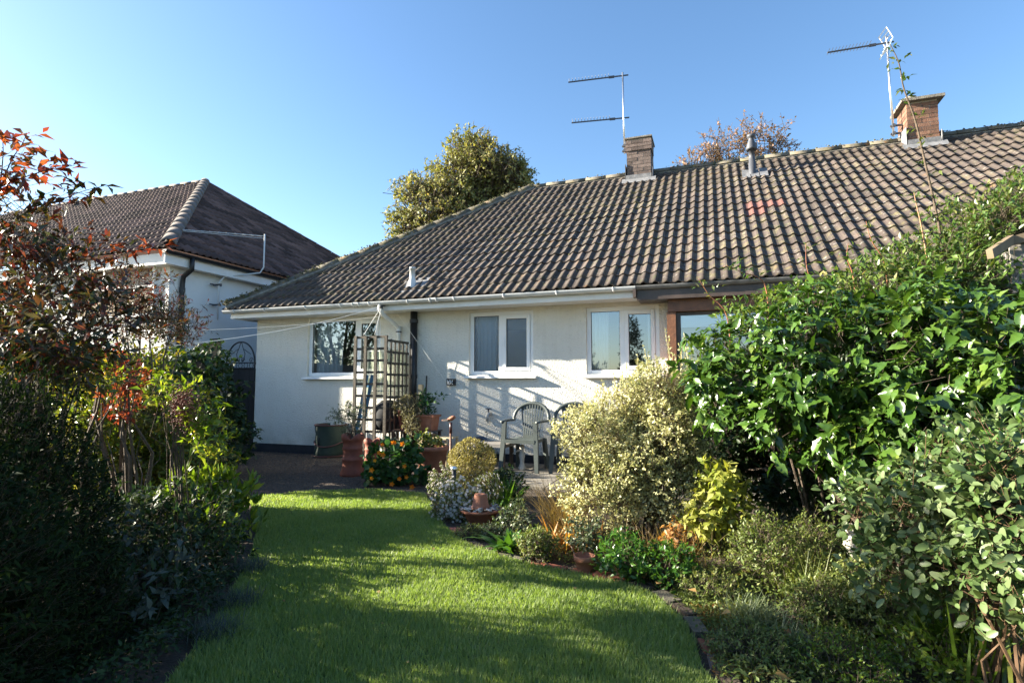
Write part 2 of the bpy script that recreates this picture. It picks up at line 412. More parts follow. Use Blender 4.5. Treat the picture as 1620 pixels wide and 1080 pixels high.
def see_through(m, f):
    nt = m.node_tree; t = nt.nodes.new('ShaderNodeBsdfTransparent'); s = nt.nodes.new('ShaderNodeMixShader'); s.inputs[0].default_value = f
    nt.links.new(nt.nodes['Principled BSDF'].outputs[0], s.inputs[1]); nt.links.new(t.outputs[0], s.inputs[2]); nt.links.new(s.outputs[0], nt.nodes['Material Output'].inputs[0]); return m
def tilemat(name, c1, c2, lichen=0.5, ylim=None):
    m = mat(name, c1, 0.88, c2, 1.2, bump=.55, bscale=70, bdist=.004, island=.22)
    nt = m.node_tree; b = nt.nodes['Principled BSDF']; src = b.inputs['Base Color'].links[0].from_socket
    geo = nt.nodes.new('ShaderNodeNewGeometry')
    def spots(src, scale, lo, hi, c, amount, big):
        n = nt.nodes.new('ShaderNodeTexNoise'); n.inputs['Scale'].default_value = scale; n.inputs['Detail'].default_value = 4
        nt.links.new(geo.outputs['Position'], n.inputs['Vector'])
        n2 = nt.nodes.new('ShaderNodeTexNoise'); n2.inputs['Scale'].default_value = big; n2.inputs['Detail'].default_value = 3
        nt.links.new(geo.outputs['Position'], n2.inputs['Vector'])
        mp = nt.nodes.new('ShaderNodeMapRange'); mp.inputs['From Min'].default_value = lo; mp.inputs['From Max'].default_value = hi
        nt.links.new(n.outputs[0], mp.inputs['Value'])
        m2 = nt.nodes.new('ShaderNodeMapRange'); m2.inputs['From Min'].default_value = .42; m2.inputs['From Max'].default_value = .62; m2.inputs['To Max'].default_value = amount; m2.inputs['To Min'].default_value = amount*.15
        nt.links.new(n2.outputs[0], m2.inputs['Value'])
        mu = nt.nodes.new('ShaderNodeMath'); mu.operation = 'MULTIPLY'; nt.links.new(mp.outputs[0], mu.inputs[0]); nt.links.new(m2.outputs[0], mu.inputs[1])
        mx = nt.nodes.new('ShaderNodeMix'); mx.data_type = 'RGBA'; nt.links.new(mu.outputs[0], mx.inputs[0]); nt.links.new(src, mx.inputs[6]); mx.inputs[7].default_value = (*c, 1)
        return mx.outputs[2]
    if lichen:
        src = spots(src, 9, .52, .60, (0.15,0.13,0.06), .8*lichen, .55)
        src = spots(src, 16, .60, .66, (0.27,0.255,0.23), .9*lichen, .8)
        src = spots(src, 6, .64, .69, (0.22,0.11,0.035), .8*lichen, 1.1)
        src = spots(src, 11, .60, .66, (0.05,0.065,0.02), .9*lichen, .7)
        nt.links.new(src, b.inputs['Base Color'])
    return m
M['tile'] = tilemat('concrete_tile', (0.050,0.038,0.033), (0.074,0.056,0.048), .7)
M['redtile'] = mat('red_tile', (0.12,0.050,0.040), 0.85, (0.15,0.070,0.056), 8, bump=.4, bscale=70)
M['ntile'] = tilemat('neighbour_tile', (0.070,0.043,0.040), (0.11,0.070,0.064), 0.0)
M['ntile'].node_tree.nodes['Map Range'].inputs['To Min'].default_value = .45; M['ntile'].node_tree.nodes['Map Range'].inputs['To Max'].default_value = 1.55
M['nhip'] = mat('neighbour_hip', (0.11,0.092,0.082), 0.9, (0.16,0.135,0.12), 6, bump=.4)
M['ridge'] = tilemat('ridge_tile', (0.09,0.08,0.06), (0.13,0.115,0.09), 1.3)
M['moss'] = mat('moss', (0.05,0.06,0.02), 1.0, (0.16,0.14,0.07), 30, bump=1.0)

# ================================================================ GROUND, PATHS
def sheet(name, poly, z, m, kind='structure'):
    me = bpy.data.meshes.new(name); me.from_pydata([(p[0], p[1], z) for p in poly], [], [tuple(range(len(poly)))])
    o = link(name, me, m); o['kind'] = kind; return o
sheet('ground', [(-90,-60),(90,-60),(90,120),(-90,120)], -0.03, mat('far_ground', (0.05,0.045,0.03), .95, (0.05,0.07,0.025), .4))
gp = lambda x, y, z=0.0: at_ground(x, y, z)[:2]
left_edge = blend_curve([(-1.15,0.2),(-1.55,0.9),(-2.0,1.6),gp(330,1000),gp(372,930),gp(400,870),gp(405,825),gp(392,790)], 5)
far_edge = blend_curve([gp(392,790),gp(480,780),gp(580,777),gp(672,783)], 4)[1:]
right_edge = blend_curve([gp(676,790),gp(700,830),gp(745,866),gp(830,893),gp(920,912),gp(1010,935),gp(1060,965),gp(1095,1010),gp(1112,1060),(0.0,2.3),(0.03,1.6),(0.05,0.2)], 5)[1:]
lawn_poly = [tuple(p[:2]) for p in left_edge+far_edge+right_edge]
M['lawn'] = mat('lawn_soil_green', (0.05,0.09,0.018), 0.9, (0.09,0.14,0.03), 5, bump=.8, bscale=120)
sheet('lawn', lawn_poly, 0.012, M['lawn'])
sheet('flower_bed_soil', [(-12,-1),(3.5,-1),(3.5,7.0),(-12,7.0)], 0.0, M['soil'])
gravel_poly = [(-9.2,4.2),(-4.75,4.6)]+[tuple(p[:2]) for p in far_edge]+[gp(676,770),(-3.0,6.2),(-3.3,8.05),(-9.2,8.05)]
sheet('gravel_path', gravel_poly, 0.006, mat('gravel_bed', (0.025,0.018,0.012), .95, (0.07,0.05,0.038), 60, bump=.8, bscale=90))
# gravel stones: far too many to count
Gp = sample_poly(gravel_poly, 14000)
gi = np.array([(1,0,0),(0,1,0),(-1,0,0),(0,-1,0),(0,0,.7)], float)
gs = rng.uniform(.007, .020, (len(Gp), 1, 1)); ga = rng.uniform(0, 6.3, len(Gp)); ca, sa = np.cos(ga), np.sin(ga)
gl = gi[None]*gs*np.stack([np.ones(len(Gp)), rng.uniform(.6, 1, len(Gp)), rng.uniform(.6, 1, len(Gp))], 1)[:, None, :]
gv = np.stack([gl[..., 0]*ca[:, None]-gl[..., 1]*sa[:, None], gl[..., 0]*sa[:, None]+gl[..., 1]*ca[:, None], gl[..., 2]], 2) + np.concatenate([Gp, np.full((len(Gp), 1), .006)], 1)[:, None, :]
gf = np.array([(0,1,4),(1,2,4),(2,3,4),(3,0,4)])[None] + (np.arange(len(Gp))*5)[:, None, None]
o = link('gravel', np_mesh('gravel', gv.reshape(-1,3), gf.reshape(-1,3)), M['gravel']); tag(o, 'small brown gravel stones of the path beyond the lawn', 'gravel', kind='stuff')
# patio: paving slabs in front of the wall, each its own part
patio = thing('patio', 'brown grey paving slabs laid under the plastic chairs by the wall', 'patio', (-1.5,7,0)); patio['kind'] = 'structure'
del patio['category'], patio['label']
for i in range(12):
    for j in range(4):
        x0 = -3.25+i*.46; y0 = 6.22+j*.46; h = .03+rng.uniform(0, .006)
        b = MB().box((x0+.005, y0+.005, -.01), (x0+.452, y0+.452, h)); b.build('paving_slab', M['paving'], patio)

# ================================================================ ROOF TILES
GAUGE, TW, TL = 0.316, 0.30, 0.385
def tile_mesh(simple=False):
    """double roll tile: two rounded rolls, raised lower edge"""
    prof = []
    for k in range(2):
        o = k*.15
        prof += [(o+.0,.003),(o+.046,.0),(o+.068,.009),(o+.090,.025),(o+.112,.031),(o+.132,.020),(o+.147,.003)]
    prof.append((.301,.003))
    v = []; n = len(prof)
    for x, h in prof: v.append((x, 0, h+.031))
    for x, h in prof: v.append((x, TL, h+.002))
    for x, h in prof: v.append((x, .001, h+.006))
    f = []
    for i in range(n-1):
        f.append((i, i+1, n+i+1, n+i)); f.append((2*n+i, 2*n+i+1, i+1, i))
    return v, f
TV, TF = tile_mesh()
TVn = np.array(TV)
def roof_frame(o, ax, up): 
    ax = Vector(ax).normalized(); up = Vector(up).normalized(); n = ax.cross(up); return Vector(o), ax, up, n
def tile_matrix(fr, i, j, jit=1.0):
    o, ax, up, n = fr
    p = o + ax*(i*TW) + up*(j*GAUGE+random.uniform(-.010,.010)*jit) + n*(random.uniform(-.002,.006)*jit)
    t = random.uniform(-.013,.013)*jit
    a2 = (ax + up*t).normalized(); u2 = n.cross(a2)
    return Matrix(((a2.x,u2.x,n.x,p.x),(a2.y,u2.y,n.y,p.y),(a2.z,u2.z,n.z,p.z),(0,0,0,1)))
def roof_field(mats, name, m, parent, clips):
    V = []; F = []; TFn = np.array(TF)
    for k, Mx in enumerate(mats):
        A = np.array(Mx); V.append(TVn@A[:3,:3].T + A[:3,3]); F.append(TFn + k*len(TV))
    me = np_mesh(name, np.concatenate(V), np.concatenate(F))
    if clips:
        bm = bmesh.new(); bm.from_mesh(me)
        for co, no in clips:
            bmesh.ops.bisect_plane(bm, geom=bm.verts[:]+bm.edges[:]+bm.faces[:], plane_co=co, plane_no=no, clear_outer=True)
        bm.to_mesh(me); bm.free()
    o = link(name, me, m, parent); o['kind'] = 'stuff'; return o

# ================================================================ BUNGALOW
D = 8.10; EY, EZ = 7.62, 2.535; RY = 11.97; AP = math.atan((5.66-EZ)/(RY-EY)); XL, XR = -8.20, 7.5; WX = -7.95
house = thing('bungalow', 'cream rendered bungalow with a long brown tiled roof and white windows', 'bungalow', (-1.5, 10, 0))
def wall_with_holes(name, x0, x1, z0, z1, Y, th, holes, m, parent):
    xs = sorted({x0, x1, *[h[0] for h in holes], *[h[1] for h in holes]}); zs = sorted({z0, z1, *[h[2] for h in holes], *[h[3] for h in holes]})
    mb = MB()
    inside = lambda x, z: any(h[0] < x < h[1] and h[2] < z < h[3] for h in holes)
    vid = {}
    def q(a, b, c, d): mb.add([a, b, c, d], [(0,1,2,3)])
    for i in range(len(xs)-1):
        for k in range(len(zs)-1):
            a, b, c, d = xs[i], xs[i+1], zs[k], zs[k+1]
            if inside((a+b)/2, (c+d)/2): continue
            q((a,Y,c),(b,Y,c),(b,Y,d),(a,Y,d)); q((a,Y+th,d),(b,Y+th,d),(b,Y+th,c),(a,Y+th,c))
    for a, b, c, d in holes:
        q((a,Y,c),(a,Y,d),(a,Y+th,d),(a,Y+th,c)); q((b,Y,d),(b,Y,c),(b,Y+th,c),(b,Y+th,d))
        q((a,Y,d),(b,Y,d),(b,Y+th,d),(a,Y+th,d)); q((a,Y,c),(a,Y+th,c),(b,Y+th,c),(b,Y,c))
    return mb.build(name, m, parent)
# windows: (x0,x1,z0,z1,split,frosted)
WIN = [(-6.80,-5.30,1.345,2.36,-5.80,0), (-3.67,-2.605,1.345,2.335,-3.15,1), (-1.79,-0.745,1.345,2.325,-1.27,0)]
wall_with_holes('wall', WX, -0.62, 0.0, 2.47, D, .26, [w[:4] for w in WIN], M['render'], house)
MB().box((-7.95, D+.26, 0), (-7.69, 15.8, 2.47)).build('wall', M['render'], house)
MB().box((-0.62, D+.0, 0), (6.5, D+.26, .85)).build('wall', M['render'], house)
MB().box((WX+.01, D+.26, 2.40), (6.5, 15.8, 2.46)).build('ceiling', M['interior'], house)
MB().box((WX+.3, 11.6, 0), (6.4, 11.7, 2.40)).build('inner_wall', M['interior'], house)
MB().box((WX+.3, D+.27, 0.0), (6.4, 11.6, .3)).build('inner_floor', M['interior'], house)
MB().box((-4.6, D+.27, .3), (-4.5, 11.6, 2.4)).build('inner_wall', M['interior'], house)
MB().box((-2.3, D+.27, .3), (-2.2, 11.6, 2.4)).build('inner_wall', M['interior'], house)
MB().box((-0.62, D+.27, .3), (-0.52, 11.6, 2.4)).build('inner_wall', M['interior'], house)
MB().box((WX-.012, D-.012, 0.0), (-0.62, D-.001, .15)).build('plinth', M['plinth'], house)
def window(w, curtain_spans):
    x0, x1, z0, z1, sx, fr = w; Y = D+.045; t = .062
    f = MB()
    f.box((x0,Y,z0),(x0+t,Y+.065,z1)).box((x1-t,Y,z0),(x1,Y+.065,z1)).box((x0+t,Y,z1-t),(x1-t,Y+.065,z1)).box((x0+t,Y,z0),(x1-t,Y+.065,z0+t)).box((sx-.035,Y,z0+t),(sx+.035,Y+.065,z1-t))
    fo = f.build('window', M['upvc'], house)
    bv = fo.modifiers.new('b', 'BEVEL'); bv.width = .006; bv.segments = 2
    c = MB(); a, b = sx+.037, x1-t-.002; s = .055; Z0, Z1 = z0+t+.002, z1-t-.002; yc = Y-.014
    c.box((a,yc,Z0),(a+s,yc+.06,Z1)).box((b-s,yc,Z0),(b,yc+.06,Z1)).box((a+s,yc,Z1-s),(b-s,yc+.06,Z1)).box((a+s,yc,Z0),(b-s,yc+.06,Z0+s))
    co = c.build('casement', M['upvc'], fo); bv = co.modifiers.new('b', 'BEVEL'); bv.width = .005; bv.segments = 2
    g = M['frost'] if fr else M['glass']
    # dark rubber seal, then the pane
    for (p, q, yy) in ((x0+t, sx-.035, Y+.03), (a+s, b-s, yc+.03)):
        za, zb = (z0+t, z1-t) if p < sx-.1 else (Z0+s, Z1-s)
        gk = MB()
        gk.box((p,yy-.012,za),(p+.006,yy-.004,zb)).box((q-.006,yy-.012,za),(q,yy-.004,zb)).box((p+.006,yy-.012,zb-.006),(q-.006,yy-.004,zb)).box((p+.006,yy-.012,za),(q-.006,yy-.004,za+.006))
        gk.build('seal', M['black'], fo)
        MB().add([(p,yy,za),(q,yy,za),(q,yy,zb),(p,yy,zb)], [(0,1,2,3)]).build('pane', g, fo)
    MB().box((a+.006, yc-.025, (z0+z1)/2-.05),(a+.022, yc-.006, (z0+z1)/2+.05)).build('handle', M['upvc'], fo) if fr else None
    sl = MB().prism([(Y+.0, z0-.004),(D-.075, z0-.022),(D-.08, z0-.026),(D-.08, z0-.05),(D-.06, z0-.055),(D-.001, z0-.045),(Y, z0-.03)], 0, x0-.055, x1+.055)
    sl.build('sill', M['upvc'], house)
    for (p, q) in curtain_spans:
        pts = []; n = 40
        for i in range(n+1):
            u = i/n; pts.append((p+(q-p)*u, Y+.15+.028*math.sin(u*34+p)+.012*math.sin(u*71)))
        v = [(x,y,z0-.02) for x, y in pts]+[(x+.012*math.sin(i),y,z1+.02) for i, (x, y) in enumerate(pts)]
        cm = MB().add(v, [(i, i+1, n+2+i, n+1+i) for i in range(n)])
        cm.build('curtain', M['curtain'], fo, True)
window(WIN[0], [(-6.74,-6.22)]); window(WIN[1], [(-3.62,-3.28)]); window(WIN[2], [(-1.74,-1.50),(-.93,-.80)])

# roof surfaces under the tiles
cs, sn = math.cos(AP), math.sin(AP)
EF = Vector((0, EY, EZ)); upv = Vector((0, cs, sn)); RZ = EZ+(RY-EY)*math.tan(AP); HX = XL+(RY-EY)
rf = MB()
o_ = .02
rf.add([(XL,EY,EZ-o_),(XR,EY,EZ-o_),(XR,RY,RZ-o_),(HX,RY,RZ-o_)], [(0,1,2,3)])
rf.add([(XL,EY,EZ-o_),(HX,RY,RZ-o_),(XL,2*RY-EY,EZ-o_)], [(0,1,2)])
rf.add([(XL,2*RY-EY,EZ-o_),(HX,RY,RZ-o_),(XR,RY,RZ-o_),(XR,2*RY-EY,EZ-o_)], [(0,1,2,3)])
roof = rf.build('roof', M['tile'], house)
fr = roof_frame((XL, EY-.03, EZ-.02), (1,0,0), (0,cs,sn))
nrow = int(((RY-EY)/cs)/GAUGE)+1; allm = []
hipn = Vector((-1, 1, 0)).normalized()          # outward across the hip line (towards the hip end)
for j in range(nrow):
    for i in range(int((XR-XL)/TW)):
        Mx = tile_matrix(fr, i, j); c = Mx @ Vector((.15,.16,0))
        e = (c.x-XL) - (c.y-EY)
        if e < -.35 or c.y > RY+.02: continue
        px = ray(0,0); d = depth_of(c); u = (np.array(c)-[0,0,EYE])@cr/d*FPX+810
        near_hip = e < .45; top = j >= nrow-2
        red = False
        allm.append([Mx, near_hip or top, d, u, i, j])
chs = [c for c in allm if not c[1] and 0 < c[3] < 1640]
# hidden by the big shrub: skip when choosing the 300 that show largest
def visible_part(c):
    p = c[0] @ Vector((.15,.16,0)); rel = np.array(p)-[0,0,EYE]; d = rel@cf; v = 540-rel@cu/d*FPX
    u = c[3]; lim = 430 if u < 1250 else 430-(u-1250)*.42
    return v < lim
chs = [c for c in chs if visible_part(c)]; chs.sort(key=lambda c: c[2]); single = chs[:296]; sid = {id(c) for c in single}
tme = bpy.data.meshes.new('roof_tile'); tme.from_pydata(TV, [], TF); tme.materials.append(M['tile'])
rme = bpy.data.meshes.new('roof_tile'); rme.from_pydata(TV, [], TF); rme.materials.append(M['redtile'])
redspots = [(1192,322),(1208,320),(1226,318),(1243,316),(1196,336),(1215,335),(1212,208+120)]
redm = []
for c in allm:
    p = c[0] @ Vector((.15,.14,.03)); rel = np.array(p)-[0,0,EYE]; d = rel@cf; c.append(False); c.append((rel@cr/d*FPX+810, 540-rel@cu/d*FPX))
for tx, ty in ((1200,320),(1236,318),(1205,336)):
    min(allm, key=lambda c: (c[7][0]-tx)**2+(c[7][1]-ty)**2)[6] = True
for c in single:
    o = bpy.data.objects.new('roof_tile', rme if c[6] else tme); col.objects.link(o); o.parent = roof; o.matrix_basis = c[0]
rest = [c[0] for c in allm if id(c) not in sid and not c[6]]
hclip = [(Vector((XL, EY, 0)), hipn), (Vector((0, RY-.05, 0)), Vector((0,1,0)))]
roof_field(rest, 'tile_field', M['tile'], roof, hclip)
rr = [c[0] for c in allm if c[6] and id(c) not in sid]
for Mx in rr:
    o = bpy.data.objects.new('roof_tile', rme); col.objects.link(o); o.parent = roof; o.matrix_basis = Mx
# hip-end tiles, seen only from aside
fr2 = roof_frame((XL-.03, 2*RY-EY, EZ-.02), (0,-1,0), (cs,0,sn)); hm = []
for j in range(nrow):
    for i in range(int((2*(RY-EY))/TW)+1):
        Mx = tile_matrix(fr2, i, j); c = Mx @ Vector((.15,.16,0))
        if (c.x-XL) > (c.y-EY)+.3 or (c.x-XL) > (2*RY-EY-c.y)+.3: continue
        hm.append(Mx)
roof_field(hm, 'tile_field', M['tile'], roof, [(Vector((XL, EY, 0)), Vector((1,-1,0)).normalized()), (Vector((XL, 2*RY-EY, 0)), Vector((1,1,0)).normalized())])
# ridge and hip tiles: half-round caps
def cap_tile(p, q, r=.115, m=None, par=None, nm='ridge_tile', lift=.0, wob=.004):
    p = Vector(p)+Vector((0,0,lift+random.uniform(-wob,wob))); q = Vector(q)+Vector((0,0,lift+random.uniform(-wob,wob))); d = (q-p).normalized(); s = d.cross(Vector((0,0,1))).normalized(); u = s.cross(d)
    v = []; n = 8
    for c, rr_ in ((p, r*1.04), (q, r*.97)):
        for rad in (rr_, rr_-.018):
            for k in range(n+1):
                t = math.pi*k/n; v.append(c + s*(math.cos(t)*rad) + u*(math.sin(t)*rad*.85))
    f = []
    m1 = n+1
    for k in range(n): f += [(k, k+1, 2*m1+k+1, 2*m1+k), (k+1, k, m1+k, m1+k+1), (2*m1+k, 2*m1+k+1, 3*m1+k+1, 3*m1+k)]
    MB().add(v, f).build(nm, m or M['ridge'], par or roof, True)
x = HX-.1
while x < XR-.1: cap_tile((x,RY,RZ+.0),(x+.446,RY,RZ+.0)); x += .45
h0 = Vector((XL-.0, EY-.0, EZ+.03)); h1 = Vector((HX, RY, RZ+.02)); n = int((h1-h0).length/.42)
for k in range(n): cap_tile(h0.lerp(h1, k/n), h0.lerp(h1, (k+.99)/n), .12, nm='hip_tile', wob=.006)
# mortar bed and moss along the hip and ridge
mm = MB(); mm.tube([(HX,RY-.075,RZ-.03),(XR,RY-.075,RZ-.03)], .035, 6); mm.tube([h0+Vector((.07,-.07,-.01)), h1+Vector((.07,-.07,-.03))], .04, 6)
mm.build('mortar_bed', M['cap'], roof)
def lumps(n, fn, rlo, rhi):
    ic = np.array([(1,0,0),(0,1,0),(-1,0,0),(0,-1,0),(0,0,.8),(0,0,-.5)], float); f0 = np.array([(0,1,4),(1,2,4),(2,3,4),(3,0,4),(1,0,5),(2,1,5),(3,2,5),(0,3,5)])
    P = np.array([fn() for _ in range(n)]); s = rng.uniform(rlo, rhi, (n,1,1))
    V = P[:, None, :] + ic[None]*s*rng.uniform(.6,1.3,(n,6,1)); F = f0[None] + (np.arange(n)*6)[:, None, None]
    return V.reshape(-1,3), F.reshape(-1,3)
def mossy():
    r = random.random()
    if r < .45:
        t = random.random()**1.7; p = h0.lerp(h1, t); return p + Vector((random.uniform(-.03,.09), random.uniform(-.12,.02), .06+random.uniform(-.04,.05)))
    if r < .72: return Vector((random.uniform(HX, XR), RY+random.uniform(-.10,.03), RZ+.06+random.uniform(-.03,.05)))
    t = random.random()**1.5; i = int(random.uniform(0, 30)); x = XL+.13+.15*i+t*3; s = random.random()*4.6
    y = EY+s*cs
    if x-XL < (y-EY)+.3: x = XL+(y-EY)+.5
    return Vector((x, y, EZ+s*sn+.02))
V, F = lumps(2600, mossy, .008, .028); o = link('moss', np_mesh('moss', V, F), M['moss'], roof); o['kind'] = 'stuff'

# fascia, soffit, gutter
MB().box((XL+.03, EY+.075, 2.375), (-1.0, EY+.095, 2.50)).build('fascia', M['fascia'], house)
MB().box((XL+.03, EY+.095, 2.385), (-1.0, D-.001, 2.395)).build('soffit', M['fascia'], house)
MB().box((XL+.03, EY+.095, 2.375), (XL+.05, 2*RY-EY, 2.50)).build('fascia', M['fascia'], house)
def gutter(x0, x1, y, z, m, nm='gutter', r=.056):
    v = []; n = 10
    for x in (x0, x1):
        for rad in (r, r-.004):
            for k in range(n+1):
                t = math.pi+math.pi*k/n; v.append((x, y+math.cos(t)*rad, z+math.sin(t)*rad))
    m1 = n+1; f = []
    for k in range(n): f += [(k, k+1, 2*m1+k+1, 2*m1+k), (m1+k+1, m1+k, 3*m1+k, 3*m1+k+1)]
    f += [(0, 2*m1, 3*m1, m1), (n, m1+n, 3*m1+n, 2*m1+n)]
    g = MB().add(v, f)
    # closed ends
    for b in (0, 2*m1): g.f.append(tuple(range(b, b+n+1)))
    return g.build(nm, m, house, False)
GY, GZ = EY+.012, 2.515
go = gutter(XL-.06, -1.0, GY, GZ, M['gutter'])
for x in [-8.0,-7.32,-6.45,-5.75,-5.2,-4.5,-3.7,-2.9,-2.1,-1.3]:
    v = []; n = 10; mb = MB()
    mb.tube([(x, GY+math.cos(math.pi+math.pi*k/n)*.059, GZ+math.sin(math.pi+math.pi*k/n)*.059) for k in range(n+1)], .008, 4)
    mb.build('gutter_bracket', M['upvc'], go)
for x in (-5.45, -4.05):
    MB().box((x-.05,GY-.061,GZ-.02),(x+.05,GY+.06,GZ+.003)).tube([(x-.055, GY+math.cos(math.pi+math.pi*k/8)*.06, GZ+math.sin(math.pi+math.pi*k/8)*.06) for k in range(9)], .012, 4).tube([(x+.055, GY+math.cos(math.pi+math.pi*k/8)*.06, GZ+math.sin(math.pi+math.pi*k/8)*.06) for k in range(9)], .012, 4).build('gutter_joint', M['gutter'], go)
# grey downpipe with swan neck
dp = MB().tube([(-5.02,GY,GZ-.03),(-5.02,GY,2.40),(-5.0,GY+.06,2.32),(-4.93,D-.10,2.16),(-4.92,D-.05,2.10),(-4.92,D-.05,.1)], .034, 12).build('downpipe', M['gutter'], house, True)
MB().tube([(-4.92,D-.05,2.16),(-4.92,D-.05,2.03)], .041, 12).build('pipe_collar', M['gutter'], dp)
MB().tube([(-4.92,D-.05,2.075),(-4.92,D-.05,2.055)], .046, 12).build('pipe_clip', M['black'], dp)
# black soil pipe on the wall
bp = MB().tube([(-4.63,D-.065,2.39),(-4.63,D-.065,0.05)], .058, 14).build('soil_pipe', M['black'], house, True)
for z in (2.2, 1.3, .5): MB().tube([(-4.63,D-.065,z),(-4.63,D-.065,z+.06)], .068, 14).build('pipe_collar', M['black'], bp)
# small roof vent near the eaves, flue higher up
def on_roof(X, Y, lift=0.0): return Vector((X, Y, EZ+(Y-EY)*math.tan(AP)+lift))
p = on_roof(-4.62, 7.95)
MB().add([tuple(p+Vector((-.20,-.16,.015-.112))), tuple(p+Vector((.24,-.16,.015-.112))), tuple(p+Vector((.24,.18,.06+.126))), tuple(p+Vector((-.20,.18,.06+.126)))], [(0,1,2,3)]).build('lead_flashing', M['lead'], house)
MB().lathe(p, [(.075,-.05),(.06,.10),(.045,.16),(.045,.30),(.05,.30),(.05,.33),(.0,.33)], 14).build('roof_vent', M['gutter'], house, True)
p = on_roof(.72, 11.15)
MB().lathe(p, [(.062,-.1),(.062,.26),(.055,.26),(.055,.52),(.095,.50),(.10,.54),(.065,.66),(.05,.70),(.05,.74),(.075,.75),(.075,.80),(.0,.81)], 16).build('flue', M['darkmetal'], house, True)
fl = MB(); 
for dx in (-.18,-.03,.12): fl.add([tuple(p+Vector((dx,-.16,.06-.112))), tuple(p+Vector((dx+.14,-.18,.035-.112))), tuple(p+Vector((dx+.14,.1,.1+.07))), tuple(p+Vector((dx,.1,.12+.07)))], [(0,1,2,3)])
fl.build('lead_flashing', M['lead'], house)
# right-hand porch: brown boards, post, glazing
MB().box((-0.99, EY+.03, 2.33), (XR, EY+.10, 2.485)).build('fascia', M['darkbrown'], house)
MB().box((-0.99, EY+.10, 2.34), (XR, D-.002, 2.36)).build('soffit', M['darkbrown'], house)
MB().box((-1.035, EY-.03, 2.365), (-0.995, EY+.10, 2.50)).build('gutter_end', M['darkbrown'], house)
gutter(-1.0+.004, XR, GY+.003, GZ+.003, mat('gutter_brown_grey', (0.10,0.095,0.09), .3, (0.2,0.2,0.2), 5))
MB().box((-0.60, EY+.14, 2.17), (XR, EY+.24, 2.338)).build('beam', M['brown'], house)
MB().box((-0.615, EY+.16, 0.0), (-0.50, D-.002, 2.168)).build('post', M['brown'], house)
pw = MB(); Yp = EY+.22
pw.box((-.50,Yp,.0),(-.44,Yp+.06,2.168)).box((-.44,Yp,2.12),(3.4,Yp+.06,2.168)).box((-.44,Yp,.80),(3.4,Yp+.06,.90)).box((1.0,Yp,.9),(1.07,Yp+.06,2.12)).box((-.44,Yp,0),(3.4,Yp+.05,.80))
pwo = pw.build('porch_window', M['darkbrown'], house)
MB().box((-.439,Yp+.02,1.96),(.999,Yp+.05,2.119)).build('blind', M['upvc'], pwo)
MB().add([(-.44,Yp+.015,.9),(1.0,Yp+.015,.9),(1.0,Yp+.015,2.12),(-.44,Yp+.015,2.12)], [(0,1,2,3)]).build('pane', M['glass'], pwo)
MB().add([(1.07,Yp+.015,.9),(3.4,Yp+.015,.9),(3.4,Yp+.015,2.12),(1.07,Yp+.015,2.12)], [(0,1,2,3)]).build('pane', M['glass'], pwo)
MB().box((-.43,Yp+.10,.9),(-.25,Yp+.12,2.11)).build('curtain', mat('cream_curtain', (.42,.36,.22), .9), pwo)

